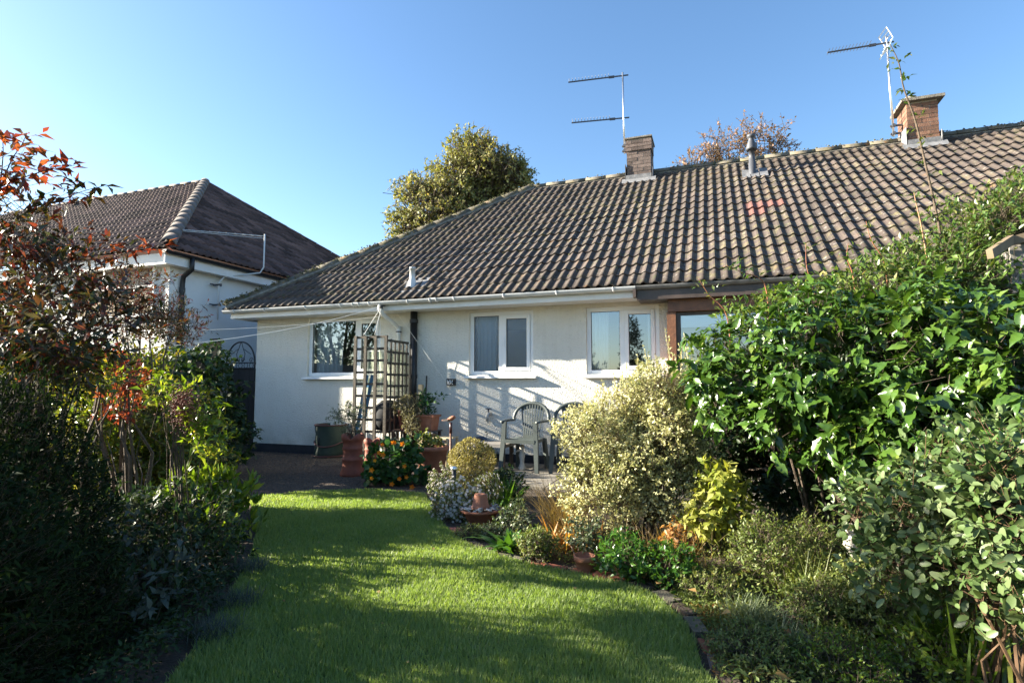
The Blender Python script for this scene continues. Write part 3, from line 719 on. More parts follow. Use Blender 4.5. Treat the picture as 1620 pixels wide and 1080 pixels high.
# chimneys, brick by brick
brick_me = {}
def brick(w, d, h, bm_='brick'):
    k = (round(w,3), round(d,3), round(h,3), bm_)
    if k not in brick_me:
        mb = MB().box((0,0,0),(w,d,h)); me = bpy.data.meshes.new('brick'); me.from_pydata(mb.v, [], mb.f); me.materials.append(M[bm_]); brick_me[k] = me
    return brick_me[k]
M['brick2'] = mat('sooty_brick', (0.095,0.068,0.062), 0.9, (0.15,0.115,0.10), 14, bump=.6, bscale=60, island=.35)
def chimney(x0, x1, y0, y1, z0, z1, slab):
    ch = MB().box((x0+.008,y0+.008,z0-.5),(x1-.008,y1-.008,z1)).build('chimney', M['mortar'], house)
    z = z0; k = 0; W = x1-x0; Dp = y1-y0; t = .1; h = .065; j = .010
    while z+h < z1+.01:
        e = 0.022 if (z1-z) < .30 and slab == 0 else 0.0
        xs = [0, .215+j, .43+2*j] if k % 2 == 0 else [0, .1025+j, .3275+2*j]
        def put(ax, ay, w, d):
            o = bpy.data.objects.new('brick', brick(w, d, h, 'brick' if slab else 'brick2')); col.objects.link(o); o.parent = ch
            o.location = (ax+random.uniform(-.002,.002), ay+random.uniform(-.003,.003), z)
        ex = [0]+[a for a in xs if 0 < a < W-.04]+[W+j]
        for a, b in zip(ex[:-1], ex[1:]):
            put(x0+a-e*(a == 0), y0-e, b-a-j+e*(a == 0)+e*(b == W+j), t); put(x0+a, y1-t+e, b-a-j, t)
        ey = [t+j]+[a for a in ([.215+j+.05, .43] if k % 2 else [.17, .40]) if t+.06 < a < Dp-t-.05]+[Dp-t]
        for a, b in zip(ey[:-1], ey[1:]):
            put(x0-e, y0+a, t, b-a-j); put(x1-t+e, y0+a, t, b-a-j)
        z += h+j; k += 1
    if slab:
        MB().box((x0-.09,y0-.09,z1),(x1+.09,y1+.09,z1+.05)).build('chimney_cap', M['cap'], ch)
        MB().lathe(((x0+x1)/2-.09,(y0+y1)/2,z1+.05), [(.10,0),(.095,.16),(.075,.17),(.07,.0)], 14).build('chimney_pot', M['cap'], ch)
    else:
        cm = MB(); cm.box((x0-.035,y0-.035,z1),(x1+.035,y1+.035,z1+.03)); cm.build('chimney_cap', M['cap'], ch)
        MB().lathe(((x0+x1)/2,(y0+y1)/2,z1+.03), [(.20,0),(.15,.05),(.05,.06),(.0,.06)], 10).build('flaunching', M['cap'], ch)
    # lead flashing apron
    yb = y0-.02; zb = EZ+(yb-EY)*math.tan(AP)
    f = MB(); f.add([(x0-.10,yb-.10,zb-.02),(x1+.10,yb-.10,zb-.02),(x1+.10,yb,zb+.10),(x0-.10,yb,zb+.10)], [(0,1,2,3)])
    f.box((x0-.012,y0-.035,zb-.0),(x1+.012,y0-.026,zb+.17)); f.box((x0-.034,y0-.034,zb+.02),(x0-.026,y1,zb+.42)); f.box((x1+.026,y0-.034,zb+.02),(x1+.034,y1,zb+.30))
    f.build('lead_flashing', M['lead'], ch)
chimney(-1.66, -1.17, 11.60, 12.15, 5.40, 6.33, 0)
chimney(3.33, 3.80, 11.60, 12.15, 5.40, 6.25, 1)

# ================================================================ TV AERIALS
def yagi(name, label, base, top, booms, dishy=False):
    t = thing(name, label, 'tv aerial', base)
    MB().tube([base, top], .019, 8).build('mast', M['metal'], t, True)
    base = Vector(base); top = Vector(top)
    for z, L, ang, tilt, back in booms:
        f = (z-base.z)/(top.z-base.z); o = base.lerp(top, f); d = Vector((-math.cos(ang), -math.sin(ang), tilt)).normalized(); side = Vector((0,0,1)).cross(d).normalized()
        b = MB().bar(o-d*.12, o+d*L, .022, .022); bo = b.build('boom', M['darkmetal'], t)
        el = MB(); n = 13
        for i in range(n):
            c = o+d*(.30+(L-.32)*i/(n-1)); hh = .11-.03*i/n
            if dishy: el.tube([c-side*hh-Vector((0,0,.0)), c+side*hh+Vector((0,0,.03))], .005, 4)
            else: el.tube([c-Vector((0,0,.01)), c+Vector((0,0,.085))], .005, 4)
        el.build('element', M['darkmetal'], bo)
        MB().bar(o+d*.18, o+d*.30, .03, .045).build('dipole', M['darkmetal'], bo)
        if back:
            r = MB()
            for k in range(7):
                zz = -.21+.07*k; r.tube([o-d*.04-side*.16+Vector((0,0,zz))+d*abs(zz)*.5, o-d*.04+side*.16+Vector((0,0,zz))+d*abs(zz)*.5], .009, 4)
            r.tube([o-d*.04-side*.16+Vector((0,0,-.22))+d*.1, o-d*.04-side*.16, o-d*.04-side*.16+Vector((0,0,.22))+d*.1], .010, 4); r.tube([o-d*.04+side*.16+Vector((0,0,-.22))+d*.1, o-d*.04+side*.16, o-d*.04+side*.16+Vector((0,0,.22))+d*.1], .010, 4)
            r.build('reflector', M['metal'], bo)
    return t
def brackets(t, x, y, zs, x2):
    for z in zs: MB().bar((x-.05,y,z),(x2,y,z), .03, .03).bar((x,y-.05,z),(x,y+.05,z), .05, .05).build('bracket', M['darkmetal'], t)
a1 = at_y(988,243,11.85); a2 = at_y(985,115,11.85)
t = yagi('tv_aerial', 'two-boom television aerial on a mast strapped to the left brick chimney', tuple(a1), tuple(a2), [(at_y(985,120,11.85)[2], 1.18, R(12), -.05, False), (at_y(986,187,11.85)[2], 1.12, R(12), -.03, False)])
brackets(t, a1[0], a1[1], (a1[2]+.05, a1[2]+.16), -1.66)
a1 = at_y(1414,216,11.85); a2 = at_y(1402,58,11.85)
t = yagi('tv_aerial', 'single-boom television aerial with square grid reflector beside the right brick chimney', tuple(a1), tuple(a2), [(at_y(1403,68,11.85)[2], 1.02, R(8), -.06, True)], True)
brackets(t, a1[0]+.0, a1[1], (a1[2]+.05, a1[2]+.20), 3.33)

# ================================================================ NEIGHBOUR'S HOUSE
nx, ny, nz = -9.05, 7.10, 3.62; nw = 5.13; nt_ = math.tan(R(35)); nh = nz+nw*nt_; NL = -24.0
nb = thing('neighbour_house', 'white rendered neighbouring house with a hipped dark red brown roof', 'house', (-14, 11, 0))
MB().box((NL, ny+.30, 0), (nx-.30, ny+2*nw-.3, nz-.12)).build('wall', M['render_side'], nb)
rb = MB(); rb.add([(NL,ny,nz-.02),(nx,ny,nz-.02),(nx-nw,ny+nw,nh-.02),(NL,ny+nw,nh-.02)], [(0,1,2,3)]); rb.add([(nx,ny,nz-.02),(nx,ny+2*nw,nz-.02),(nx-nw,ny+nw,nh-.02)], [(0,1,2)]); rb.add([(nx,ny+2*nw,nz-.02),(NL,ny+2*nw,nz-.02),(NL,ny+nw,nh-.02),(nx-nw,ny+nw,nh-.02)], [(0,1,2,3)])
nroof = rb.build('roof', M['ntile'], nb)
c35, s35 = math.cos(R(35)), math.sin(R(35)); rows = int(nw/c35/GAUGE)+1
f1 = roof_frame((NL, ny-.03, nz-.02), (1,0,0), (0,c35,s35)); ms = []
for j in range(rows):
    for i in range(int((nx-NL)/TW)+1):
        Mx = tile_matrix(f1, i, j, .5); c = Mx @ Vector((.15,.16,0))
        if (nx-c.x) < (c.y-ny)-.35: continue
        ms.append(Mx)
hn = Vector((1,1,0)).normalized()
roof_field(ms, 'tile_field', M['ntile'], nroof, [(Vector((nx,ny,0)), hn), (Vector((0,ny+nw-.05,0)), Vector((0,1,0)))])
f2 = roof_frame((nx+.03, ny, nz-.02), (0,1,0), (-c35,0,s35)); ms = []
for j in range(rows):
    for i in range(int(2*nw/TW)+1):
        Mx = tile_matrix(f2, i, j, .5); c = Mx @ Vector((.15,.16,0)); e = nx-c.x
        if (c.y-ny) < e-.35 or (ny+2*nw-c.y) < e-.35: continue
        ms.append(Mx)
roof_field(ms, 'tile_field', M['ntile'], nroof, [(Vector((nx,ny,0)), Vector((-1,-1,0)).normalized()), (Vector((nx,ny+2*nw,0)), Vector((-1,1,0)).normalized())])
k0 = Vector((nx+.0,ny-.0,nz+.05)); k1 = Vector((nx-nw,ny+nw,nh+.03)); k2 = Vector((nx,ny+2*nw,nz+.05)); n = 16
for a, b in ((k0, k1), (k2, k1)):
    for k in range(n): cap_tile(a.lerp(b, k/n), a.lerp(b, (k+.99)/n), .125 if a is k0 else .09, M['nhip'] if a is k0 else M['ntile'], nroof, 'hip_tile', 0 if a is k0 else -.03, .001)
x = nx-nw
while x > NL+.5: cap_tile((x-.446,ny+nw,nh+.02),(x,ny+nw,nh+.0), .10, M['nhip'], nroof, 'ridge_tile'); x -= .45
MB().box((nx-.10, ny+.02, nz-.27), (nx-.08, ny+2*nw, nz-.07)).build('fascia', M['fascia'], nb)
MB().box((NL, ny+.08, nz-.27), (nx-.10, ny+.10, nz-.07)).build('fascia', M['fascia'], nb)
MB().box((nx-.30, ny+.10, nz-.26), (nx-.10, ny+2*nw, nz-.24)).build('soffit', M['fascia'], nb)
MB().box((NL, ny+.10, nz-.262), (nx-.30, ny+.30, nz-.242)).build('soffit', M['fascia'], nb)
def gutter_y(y0, y1, x, z, m, parent, r=.056):
    v = []; n = 8
    for y in (y0, y1):
        for k in range(n+1):
            t = math.pi+math.pi*k/n; v.append((x+math.cos(t)*r, y, z+math.sin(t)*r))
    m1 = n+1; f = [(k, k+1, m1+k+1, m1+k) for k in range(n)]+[tuple(range(m1)), tuple(range(m1, 2*m1))]
    return MB().add(v, f).build('gutter', m, parent)
gutter_y(ny-.05, ny+2*nw, nx-.02, nz-.05, M['black'], nb)
q = at_y(300,410,7.5); dpx = nx-.02
yd = 7.62
dpipe = MB().tube([(dpx,yd,nz-.08),(dpx,yd,nz-.30),(nx-.22,yd-.0,nz-.42),(nx-.24,yd,nz-.55),(nx-.24,yd,.1)], .045, 10).build('downpipe', M['black'], nb, True)
for z in (2.9, 1.9): MB().tube([(nx-.24,yd,z),(nx-.24,yd,z+.09)], .054, 10).build('pipe_collar', M['black'], dpipe)
# neighbour's front window behind the shrubs
wa = at_y(185,415,ny+.29); wb = at_y(246,470,ny+.29)
wf = MB(); x0, x1, z0, z1 = wa[0]-1.2, wb[0]+.0, wb[2]-.35, wa[2]
wf.box((x0,ny+.25,z0),(x0+.06,ny+.31,z1)).box((x1-.06,ny+.25,z0),(x1,ny+.31,z1)).box((x0,ny+.25,z1-.06),(x1,ny+.31,z1)).box((x0,ny+.25,z0),(x1,ny+.31,z0+.06)).box((x0,ny+.252,(z0+z1)/2),(x1,ny+.308,(z0+z1)/2+.05))
wo = wf.build('window', M['upvc'], nb); MB().add([(x0,ny+.29,z0),(x1,ny+.29,z0),(x1,ny+.29,z1),(x0,ny+.29,z1)], [(0,1,2,3)]).build('pane', mat('window_brown', (.20,.13,.07), .25), wo)
# neighbour's aerial: bracket arm, mast, boom
y = 8.35; X = nx-.25
b0 = Vector((X+.10, y, nz-1.15)); 
t = thing('tv_aerial', 'small aerial on a cranked pole under the neighbour eaves', 'tv aerial', b0)
MB().tube([b0, (X+.10,y,nz-.40), (X+.12,y+.10,nz-.28), (X+.2,y+.45,nz-.18), (X+.42,y+.72,nz-.10), (X+.48,y+.75,nz+.02), (X+.48,y+.75,nz+.72)], .015, 8).build('mast', M['gutter'], t, True)
for z in (nz-.45, nz-.85): MB().bar((X-.04,y,z),(X+.16,y,z),.03,.03).bar((X+.02,y-.13,z),(X+.02,y+.13,z),.03,.02).build('bracket', M['darkmetal'], t)
m_ = Vector((X+.48,y+.75,nz+.68)); e_ = at_depth(270,362,depth_of(m_)-1.0)
bo = MB().bar(m_, e_, .012, .012).bar(m_+Vector((0,0,-.05)), Vector(e_)+Vector((0,0,-.02)), .008, .008).build('boom', M['gutter'], t); dd = (Vector(e_)-m_)
el = MB()
for i in range(10):
    c = m_+dd*(.1+.09*i); el.tube([c-Vector((.05,.09,0)), c+Vector((.05,.09,0))], .005, 4)
el.build('element', M['metal'], bo)
# ================================================================ TRELLIS AND THINGS BY THE WALL
tr = thing('trellis', 'grey weathered wooden corner trellis standing before the left window', 'trellis', (-4.9, 7.4, 0))
TX, TY0 = -4.66, 7.27
def slat(p, q, w=.034, h=.012, nm='slat', up=(0,0,1)): MB().bar(p, q, w, h, up).build(nm, M['wood_grey'], tr)
tz = 1.95
for i in range(4):                                   # front panel, parallel to the wall
    x = -5.20+.18*i; MB().box((x-.023,TY0-.012,.02),(x+.023,TY0+.014,tz-random.uniform(0,.015))).build('post', M['wood_grey'], tr)
for k in range(11):
    z = .12+k*.178; MB().box((-5.22,TY0+.016,z),(-4.64,TY0+.028,z+.036)).build('slat', M['wood_grey'], tr)
for i in range(1, 7):                                # side panel, running to the wall
    y = TY0+.115*i+.03; MB().box((TX-.008,y-.014,.35),(TX+.008,y+.014,1.90-.008*i)).build('slat', M['wood_grey'], tr)
for k in range(10):
    z = .30+k*.172; MB().box((TX-.024,TY0+.03,z),(TX-.010,D-.14,z+.036)).build('slat', M['wood_grey'], tr)
# plastic covered growing frame behind it
g = thing('growing_frame', 'small cold frame shelf under a pale green plastic cover behind the trellis', 'cold frame', (-4.95,7.72,0))
mb = MB()
for x in (-5.16,-4.74):
    for y in (7.55,7.93): mb.tube([(x,y,0.035),(x,y,1.72)], .010, 6)
for z in (.6,1.1,1.72): mb.tube([(-5.16,7.55,z),(-4.74,7.55,z),(-4.74,7.93,z),(-5.16,7.93,z),(-5.16,7.55,z)], .008, 5)
mb.build('frame', M['upvc'], g)
v = []; n = 36; ring = [(-5.17,7.54),(-4.73,7.54),(-4.73,7.94),(-5.17,7.94)]
for zz in (1.74,1.55,1.3,1.1,.98):
    for i in range(n):
        t = i/n*4; a = ring[int(t)%4]; b = ring[(int(t)+1)%4]; f = t-int(t); w = 0.012*math.sin(i*2.3+zz*3)
        v.append((a[0]+(b[0]-a[0])*f+w, a[1]+(b[1]-a[1])*f+w, zz))
fs = [(r*n+i, r*n+(i+1)%n, (r+1)*n+(i+1)%n, (r+1)*n+i) for r in range(4) for i in range(n)]+[tuple(range(n))]
MB().add(v, fs).build('plastic_cover', see_through(mat('pale_plastic', (.26,.32,.22), .4, (.40,.44,.32), 9, bump=.3, bscale=20), .45), g)
# blue step ladder
l = thing('step_ladder', 'folded blue stepladder leaning on the wall behind the trellis', 'stepladder', (-5.15,7.9,0)); mbl = mat('blue_paint', (.05,.16,.28), .4)
for dx in (0,.10):
    MB().bar((-5.34+dx,7.42,.04),(-5.14+dx,7.50,1.35),.03,.05).build('rail', mbl, l)
for k in range(5):
    t = .15+.18*k; a = Vector((-5.34,7.42,.04)).lerp(Vector((-5.14,7.50,1.35)), t); MB().bar(a, a+Vector((.10,0,0)), .05,.02,(0,1,0)).build('tread', mbl, l)
# covered barbecue
b = thing('barbecue', 'dark covered kettle barbecue behind the trellis beside the soil pipe', 'barbecue', (-4.9,7.7,0))
MB().lathe((-4.87,7.70,.62), [(.0,.34),(.10,.33),(.19,.26),(.235,.13),(.24,.10),(.24,.0),(.2,-.12),(.0,-.16)], 20).build('bowl', mat('bbq_cover', (.02,.022,.026), .9), b, True)
mb = MB()
for k in range(3): t = 2.1*k+.4; mb.tube([(-4.87+.08*math.cos(t),7.70+.08*math.sin(t),.50),(-4.87+.24*math.cos(t),7.70+.24*math.sin(t),.035)], .012, 6)
mb.build('leg', M['darkmetal'], b)
# folded parasol and dark pole leaning at the soil pipe
p = thing('wooden_post', 'short pale timber length with a black cane leaning beside the soil pipe', 'timber', (-4.42,7.9,0))
MB().box((-4.50,7.97,.035),(-4.43,8.03,1.20)).build('timber', mat('pale_timber', (.45,.36,.22), .8, (.55,.46,.30), 12), p)
MB().tube([(-4.37,7.9,.035),(-4.39,8.05,1.34)], .012, 6).build('cane', M['black'], p)
# washing lines and hook
hook = Vector((-4.96, EY-.02, 2.44))
t = thing('washing_line', 'white washing lines strung from a hook under the gutter to the left shrubs', 'washing line', hook)
MB().lathe(hook+Vector((0,-.02,-.02)), [(.0,.03),(.028,.02),(.028,-.02),(.0,-.03)], 10).tube([hook+Vector((0,0,.0)),hook+Vector((0,.12,.02))], .01, 6).build('pulley', M['black'], t)
def line(pts, r=.0032): MB().tube(pts, r, 5).build('line', M['rope'], t)
def sagline(p, q, sag, n=14): return [tuple(Vector(p).lerp(Vector(q), i/n)-Vector((0,0,sag*4*(i/n)*(1-i/n)))) for i in range(n+1)]
e1 = at_depth(170,556,5.2); e2 = at_depth(200,524,7.2)
line(sagline(hook, e1, .10), .0042); line(sagline(hook+Vector((-.05,.1,-.15)), e2, .06), .0032)
line(sagline(hook, (-5.06,TY0,tz), .0), .004); line(sagline(hook, (-4.86,TY0,tz), .0), .004)
pl = at_y(705,603,8.08); line(sagline(hook+Vector((.05,.25,.0)), pl, .0), .0028)
# rope washed over the gate: dark wire to the neighbour
# small black plaque
pq = at_y(714,604,8.09)
k = thing('wall_plaque', 'small black plaque with white scrawl fixed on the wall left of the middle window', 'plaque', pq)
MB().box((pq[0]-.075,8.065,pq[2]-.052),(pq[0]+.075,8.099,pq[2]+.052)).build('plate', M['black'], k)
mb = MB(); wht = mat('white_print', (.75,.75,.73), .6)
for a, b in (((-.06,.035),(-.05,-.035)),((-.055,.03),(-.03,-.02)),((-.03,-.02),(-.02,.035)),((-.02,.03),(.0,.0)),((.0,.0),(-.01,-.04)),((.0,.03),(.02,-.03)),((.02,-.03),(.035,.03)),((.01,-.005),(.035,-.04)),((-.045,-.01),(-.02,-.045))):
    mb.bar((pq[0]+a[0],8.063,pq[2]+a[1]),(pq[0]+b[0],8.063,pq[2]+b[1]),.009,.003,(0,1,0))
mb.build('print', wht, k)
# tap on the wall
tq = at_y(776,655,8.09); k = thing('garden_tap', 'small grey outside tap on the wall left of the chairs', 'tap', tq)
MB().tube([(tq[0],8.10,tq[2]+.0),(tq[0],8.00,tq[2]+.01),(tq[0],7.97,tq[2]-.02),(tq[0],7.965,tq[2]-.10)], [.028,.026,.024,.02], 10).build('spout', mat('tap_grey', (.25,.24,.22), .4, (.5,.48,.45), 30), k, True)
MB().tube([(tq[0],8.01,tq[2]+.02),(tq[0],8.01,tq[2]+.08)], .014, 8).bar((tq[0]-.045,8.01,tq[2]+.085),(tq[0]+.045,8.01,tq[2]+.085),.02,.016).build('handle', M['darkmetal'], k)
MB().tube([(tq[0]-.03,8.095,tq[2]-.03),(tq[0]-.03,8.06,tq[2]-.13)], .022, 8).build('lagging', M['rope'], k, True)

# ================================================================ GATE, PILLAR, FENCE
GXa, GXb, GYY = -8.70, -8.02, 8.14
g = thing('garden_gate', 'black iron gate with an arched scrolled top beside the bungalow corner', 'gate', ((GXa+GXb)/2, GYY, 0))
zt = at_y(377,574,GYY)[2]; za = at_y(377,541,GYY)[2]; cx = (GXa+GXb)/2; rx = (GXb-GXa)/2
arc = [(cx+rx*math.cos(a), GYY, zt+(za-zt)*math.sin(a)) for a in np.linspace(0, math.pi, 25)]
MB().tube(arc, .014, 6).tube([(GXb,GYY,.03),(GXb,GYY,zt)], .016, 6).tube([(GXa,GYY,.03),(GXa,GYY,zt)], .016, 6).tube([(GXa,GYY,zt),(GXb,GYY,zt)], .012, 6).tube([(GXa,GYY,zt-.10),(GXb,GYY,zt-.10)], .012, 6).tube([(GXa,GYY,.1),(GXb,GYY,.1)], .012, 6).build('frame', M['blackiron'], g)
def spiral(c, r, turns, sgn, a0=0, n=26):
    return [(c[0]+sgn*r*(1-i/n*.85)*math.cos(a0+turns*6.283*i/n), GYY, c[1]+r*(1-i/n*.85)*math.sin(a0+turns*6.283*i/n)) for i in range(n+1)]
for s in (-1, 1):
    MB().tube(spiral((cx+s*.055,zt+.05), .045, 1.4, s), .006, 5).tube(spiral((cx+s*.25,zt+.05), .05, 1.3, s), .006, 5).tube([(cx+s*.01,GYY,za-.01),(cx+s*.05,GYY,za-.12),(cx+s*.10,GYY,za-.22),(cx+s*.08,GYY,zt+.07),(cx+s*.03,GYY,zt+.02)], .007, 5).tube([(cx+s*.06,GYY,za-.13),(cx+s*.24,GYY,zt+.16)], .006, 5).build('scroll', M['blackiron'], g)
for i in range(5):
    x = GXa+.08+.13*i; MB().tube([(x+.045*math.cos(a), GYY, zt-.05+.045*math.sin(a)) for a in np.linspace(0, 6.283, 13)], .005, 5).build('ring', M['blackiron'], g)
for i in range(5):
    x = GXa+.03+i*.132; MB().box((x,GYY+.012,.12),(x+.125,GYY+.03,zt-.11)).build('board', mat('dark_board', (.02,.018,.018), .7) if i == 0 else bpy.data.materials['dark_board'], g)
MB().box((GXb+.0,GYY-.02,zt-.03),(GXb+.06,GYY+.02,zt+.01)).box((GXb+.0,GYY-.02,.5),(GXb+.06,GYY+.02,.54)).build('hinge', M['blackiron'], g)
pt = at_y(343,536,8.15)
g = thing('gate_post', 'tan wooden gate post with a dark cap left of the iron gate', 'post', (pt[0], 8.15, 0))
wt = mat('tan_wood', (.18,.12,.07), .85, (.30,.21,.12), 14, bump=.4)
MB().box((pt[0]-.06,8.09,0),(pt[0]+.06,8.21,pt[2]-.03)).build('post', wt, g); MB().box((pt[0]-.085,8.065,pt[2]-.03),(pt[0]+.085,8.235,pt[2])).build('cap', M['darkbrown'], g)
f = thing('wooden_fence', 'low tan fence rail and boards running left from the gate post', 'fence', (pt[0]-.6, 8.15, 0))
for i in range(9):
    x = pt[0]-.20-.14*i; MB().box((x,8.14,0.01),(x+.13,8.16,pt[2]-.14-random.uniform(0,.02))).build('board', wt, f)
MB().box((pt[0]-1.4,8.12,pt[2]-.12),(pt[0]-.06,8.18,pt[2]-.08)).build('rail', wt, f)
bk = at_y(349,413,EY-.1)
MB().tube([(XL-.02,EY+.02,EZ+.06),(XL-.07,EY-.02,EZ+.10)]+[(XL-.10+.04*math.cos(a), EY-.03, EZ+.10+.04*math.sin(a)) for a in np.linspace(0, 5, 12)], .006, 5).build('scroll_iron', M['blackiron'], house)

# fence added along the left boundary to keep the gravel in shade
f = thing('shading_fence', 'close boarded brown fence added behind the climber to shade the gravel', 'fence', (-8.95,5.9,0)); k = 0
for i in range(30):
    y = 3.75+.14*i; MB().box((-8.96,y,0),(-8.94,y+.132,1.72-random.uniform(0,.015))).build('board', M['darkbrown'], f)
for z in (.4,1.4): MB().box((-8.939,3.75,z),(-8.90,7.9,z+.07)).build('rail', M['darkbrown'], f)
# ================================================================ CHAIRS
def make_chair(label):
    t = thing('plastic_chair', label, 'chair')
    m = M['chairp']
    def leg(x, y, s, back=False):
        mb = MB(); x1, y1 = x*1.12, y*1.16 if not back else y*1.25
        pts = [(x*.96,y*.96,.66 if not back else .42),(x,y,.42),(x1,y1,0)]
        w = [.030,.042,.030]
        if not back:
            for (a, b, w0, w1) in ((pts[0], pts[1], .055, .062), (pts[1], pts[2], .065, .05)):
                vs = []
                for c, ww in ((a, w0), (b, w1)):
                    cxx, cyy, cz = c; vs += [(cxx-ww/2, cyy-.018, cz), (cxx+ww/2, cyy-.018, cz), (cxx+ww/2, cyy+.025, cz), (cxx-ww/2, cyy+.025, cz)]
                mb.add(vs, [(0,1,2,3),(7,6,5,4),(1,0,4,5),(2,1,5,6),(3,2,6,7),(0,3,7,4)])
        else:
            mb.bar(pts[1], pts[2], .055, .045)
        mb.build('leg', m, t)
    for sx in (-1, 1): leg(sx*.235, -.22, sx); leg(sx*.20, .19, sx, True)
    # seat
    n = 8; v = []; 
    for iy in range(n+1):
        y = -.24+.46*iy/n; hw = .235-.035*iy/n
        for ix in range(n+1):
            x = -hw+2*hw*ix/n; z = .425+.012*((ix-n/2)/(n/2))**2-.02*math.sin(iy/n*2.6)-(.03 if iy == 0 else 0)+.01*(iy == 1)
            v.append((x,y,z))
    k = (n+1)
    f = [(iy*k+ix, iy*k+ix+1, (iy+1)*k+ix+1, (iy+1)*k+ix) for iy in range(n) for ix in range(n)]
    so_ = MB().add(v, f).build('seat', m, t, True); md = so_.modifiers.new('s', 'SOLIDIFY'); md.thickness = .02; md.offset = -1
    MB().bar((-.225,-.235,.40),(.225,-.235,.40),.02,.05).bar((-.225,-.22,.40),(-.19,.2,.39),.02,.04).bar((.225,-.22,.40),(.19,.2,.39),.02,.04).build('apron', m, t)
    # arms continue into the arched back rim
    pts = []
    for i in range(41):
        a = math.pi*i/40; x = .265*math.cos(a); s = math.sin(a)
        pts.append((x, .20+.07*s, .66+.24*s**.8))
    arm = [(.255,-.235,.655),(.265,-.10,.665),(.268,.06,.665)]
    full = arm+pts+[(-p[0],p[1],p[2]) for p in arm[::-1]]
    MB().tube(full, .026, 8, flat=.7).build('back_rim', m, t, True)
    for i in range(9):
        u = (i-4)/4; x0 = u*.105; x1 = u*.17; zt_ = .66+.24*math.sqrt(max(0,1-(x1/.265)**2))**.8
        MB().bar((x0,.205,.43),(x1,.262,zt_-.01),.017,.012,(0,1,0)).build('back_slat', m, t)
    MB().box((-.125,.195,.41),(.125,.215,.45)).build('back_base', m, t)
    mb = MB(); v = []; n = 14
    for i in range(n+1):
        x = -.17+.34*i/n; zt_ = .66+.24*math.sqrt(max(0,1-(x/.265)**2))**.8; v += [(x,.258,zt_-.075),(x,.264,zt_-.01)]
    mo = MB().add(v, [(2*i,2*i+2,2*i+3,2*i+1) for i in range(n)]).build('back_top', m, t); md = mo.modifiers.new('s', 'SOLIDIFY'); md.thickness = .014
    return t
def copy_tree(o, parent=None):
    c = o.copy(); col.objects.link(c)
    if parent is not None: c.parent = parent
    for ch in [x for x in bpy.data.objects if x.parent == o]: copy_tree(ch, c)
    return c
c1 = make_chair('grey green plastic garden chair fully in view on the slabs under the middle window')
c1.location = (-2.50, 7.42, .034); c1.rotation_euler = (0,0,R(-4)); c1['group'] = 'plastic garden chairs on the patio'
c2 = copy_tree(c1); c2.location = (-1.86, 7.50, .034); c2.rotation_euler = (0,0,R(8)); c2['label'] = 'grey green plastic garden chair half hidden by the cream leaved shrub'
# low grey table left of the chairs
g = thing('low_table', 'low grey slab table beside the left plastic chair', 'table', (-2.98,7.45,.034))
MB().box((-3.24,7.22,.34),(-2.72,7.68,.385)).build('tabletop', mat('grey_slab', (.16,.15,.14), .7, (.24,.22,.2), 10), g)
for x in (-3.18,-2.78):
    for y in (7.28,7.62): MB().box((x-.025,y-.025,.034),(x+.025,y+.025,.34)).build('leg', M['darkbrown'], g)
# stone ornament below the chair
q = at_ground(822,745,.034)
g = MB().lathe((q[0],q[1]+.1,.034), [(.0,0),(.045,.0),(.05,.03),(.03,.10),(.035,.16),(.045,.20),(.03,.25),(.02,.27),(.035,.30),(.03,.335),(.0,.35)], 12).tube([(q[0],q[1]+.1,.31),(q[0]-.09,q[1]+.08,.28),(q[0]-.13,q[1]+.07,.25)], [.02,.012,.004], 6).build('stone_heron', M['stone'], None, True)
tag(g, 'small grey stone bird ornament standing under the left plastic chair', 'ornament')

# ================================================================ POTS
def pot(c, r, h, m, taper=.72, rim=.03, n=28, name='pot', parent=None, fill=True):
    x, y, z = c
    prof = [(0,.001),(r*taper,.001),(r*taper*1.01,.01),(r*.97,h-rim*1.4),(r*1.06,h-rim*1.3),(r*1.08,h),(r*.97,h),(r*.93,h-.04),(0,h-.045)]
    return MB().lathe((x,y,z), prof, n).build(name, m, parent, True)
# green garden bag
q = at_ground(522,722); s = 890/depth_of(q)
g = thing('garden_bag', 'round green garden waste bag with dull red bands at the wall foot', 'garden bag', (q[0],q[1],.006))
br = 24/s; bh = 50/s
v = []; n = 28; lev = 7
for j in range(lev+1):
    for k in range(n):
        t = 2*math.pi*k/n; rr_ = br*(.97+.03*math.sin(t*5+j)+.02*math.sin(j*2.2)); v.append((q[0]+rr_*math.cos(t), q[1]+rr_*math.sin(t), .01+bh*j/lev+.008*math.sin(t*3)*(j == lev)))
fs = [(j*n+k, j*n+(k+1)%n, (j+1)*n+(k+1)%n, (j+1)*n+k) for j in range(lev) for k in range(n)]+[tuple(range(n))[::-1]]
MB().add(v, fs).build('bag', mat('bag_green', (.022,.04,.030), .7, (.032,.055,.04), 6, bump=.2), g, True)
mr = mat('band_red', (.13,.05,.045), .7)
for z, tl in ((.03,0),(.40,.02),(.98,0)):
    MB().tube([(q[0]+br*1.02*math.cos(a), q[1]+br*1.02*math.sin(a), .012+bh*z+tl*math.sin(a*2+1)*2) for a in np.linspace(0, 6.283, 30)], .011, 5).build('band', mr, g)
MB().tube([(q[0]-.02,q[1]-br*1.03,bh*.62),(q[0]-.02,q[1]-br*1.08,bh*.5),(q[0]-.02,q[1]-br*1.03,bh*.38)], .008, 5).build('handle', M['black'], g)
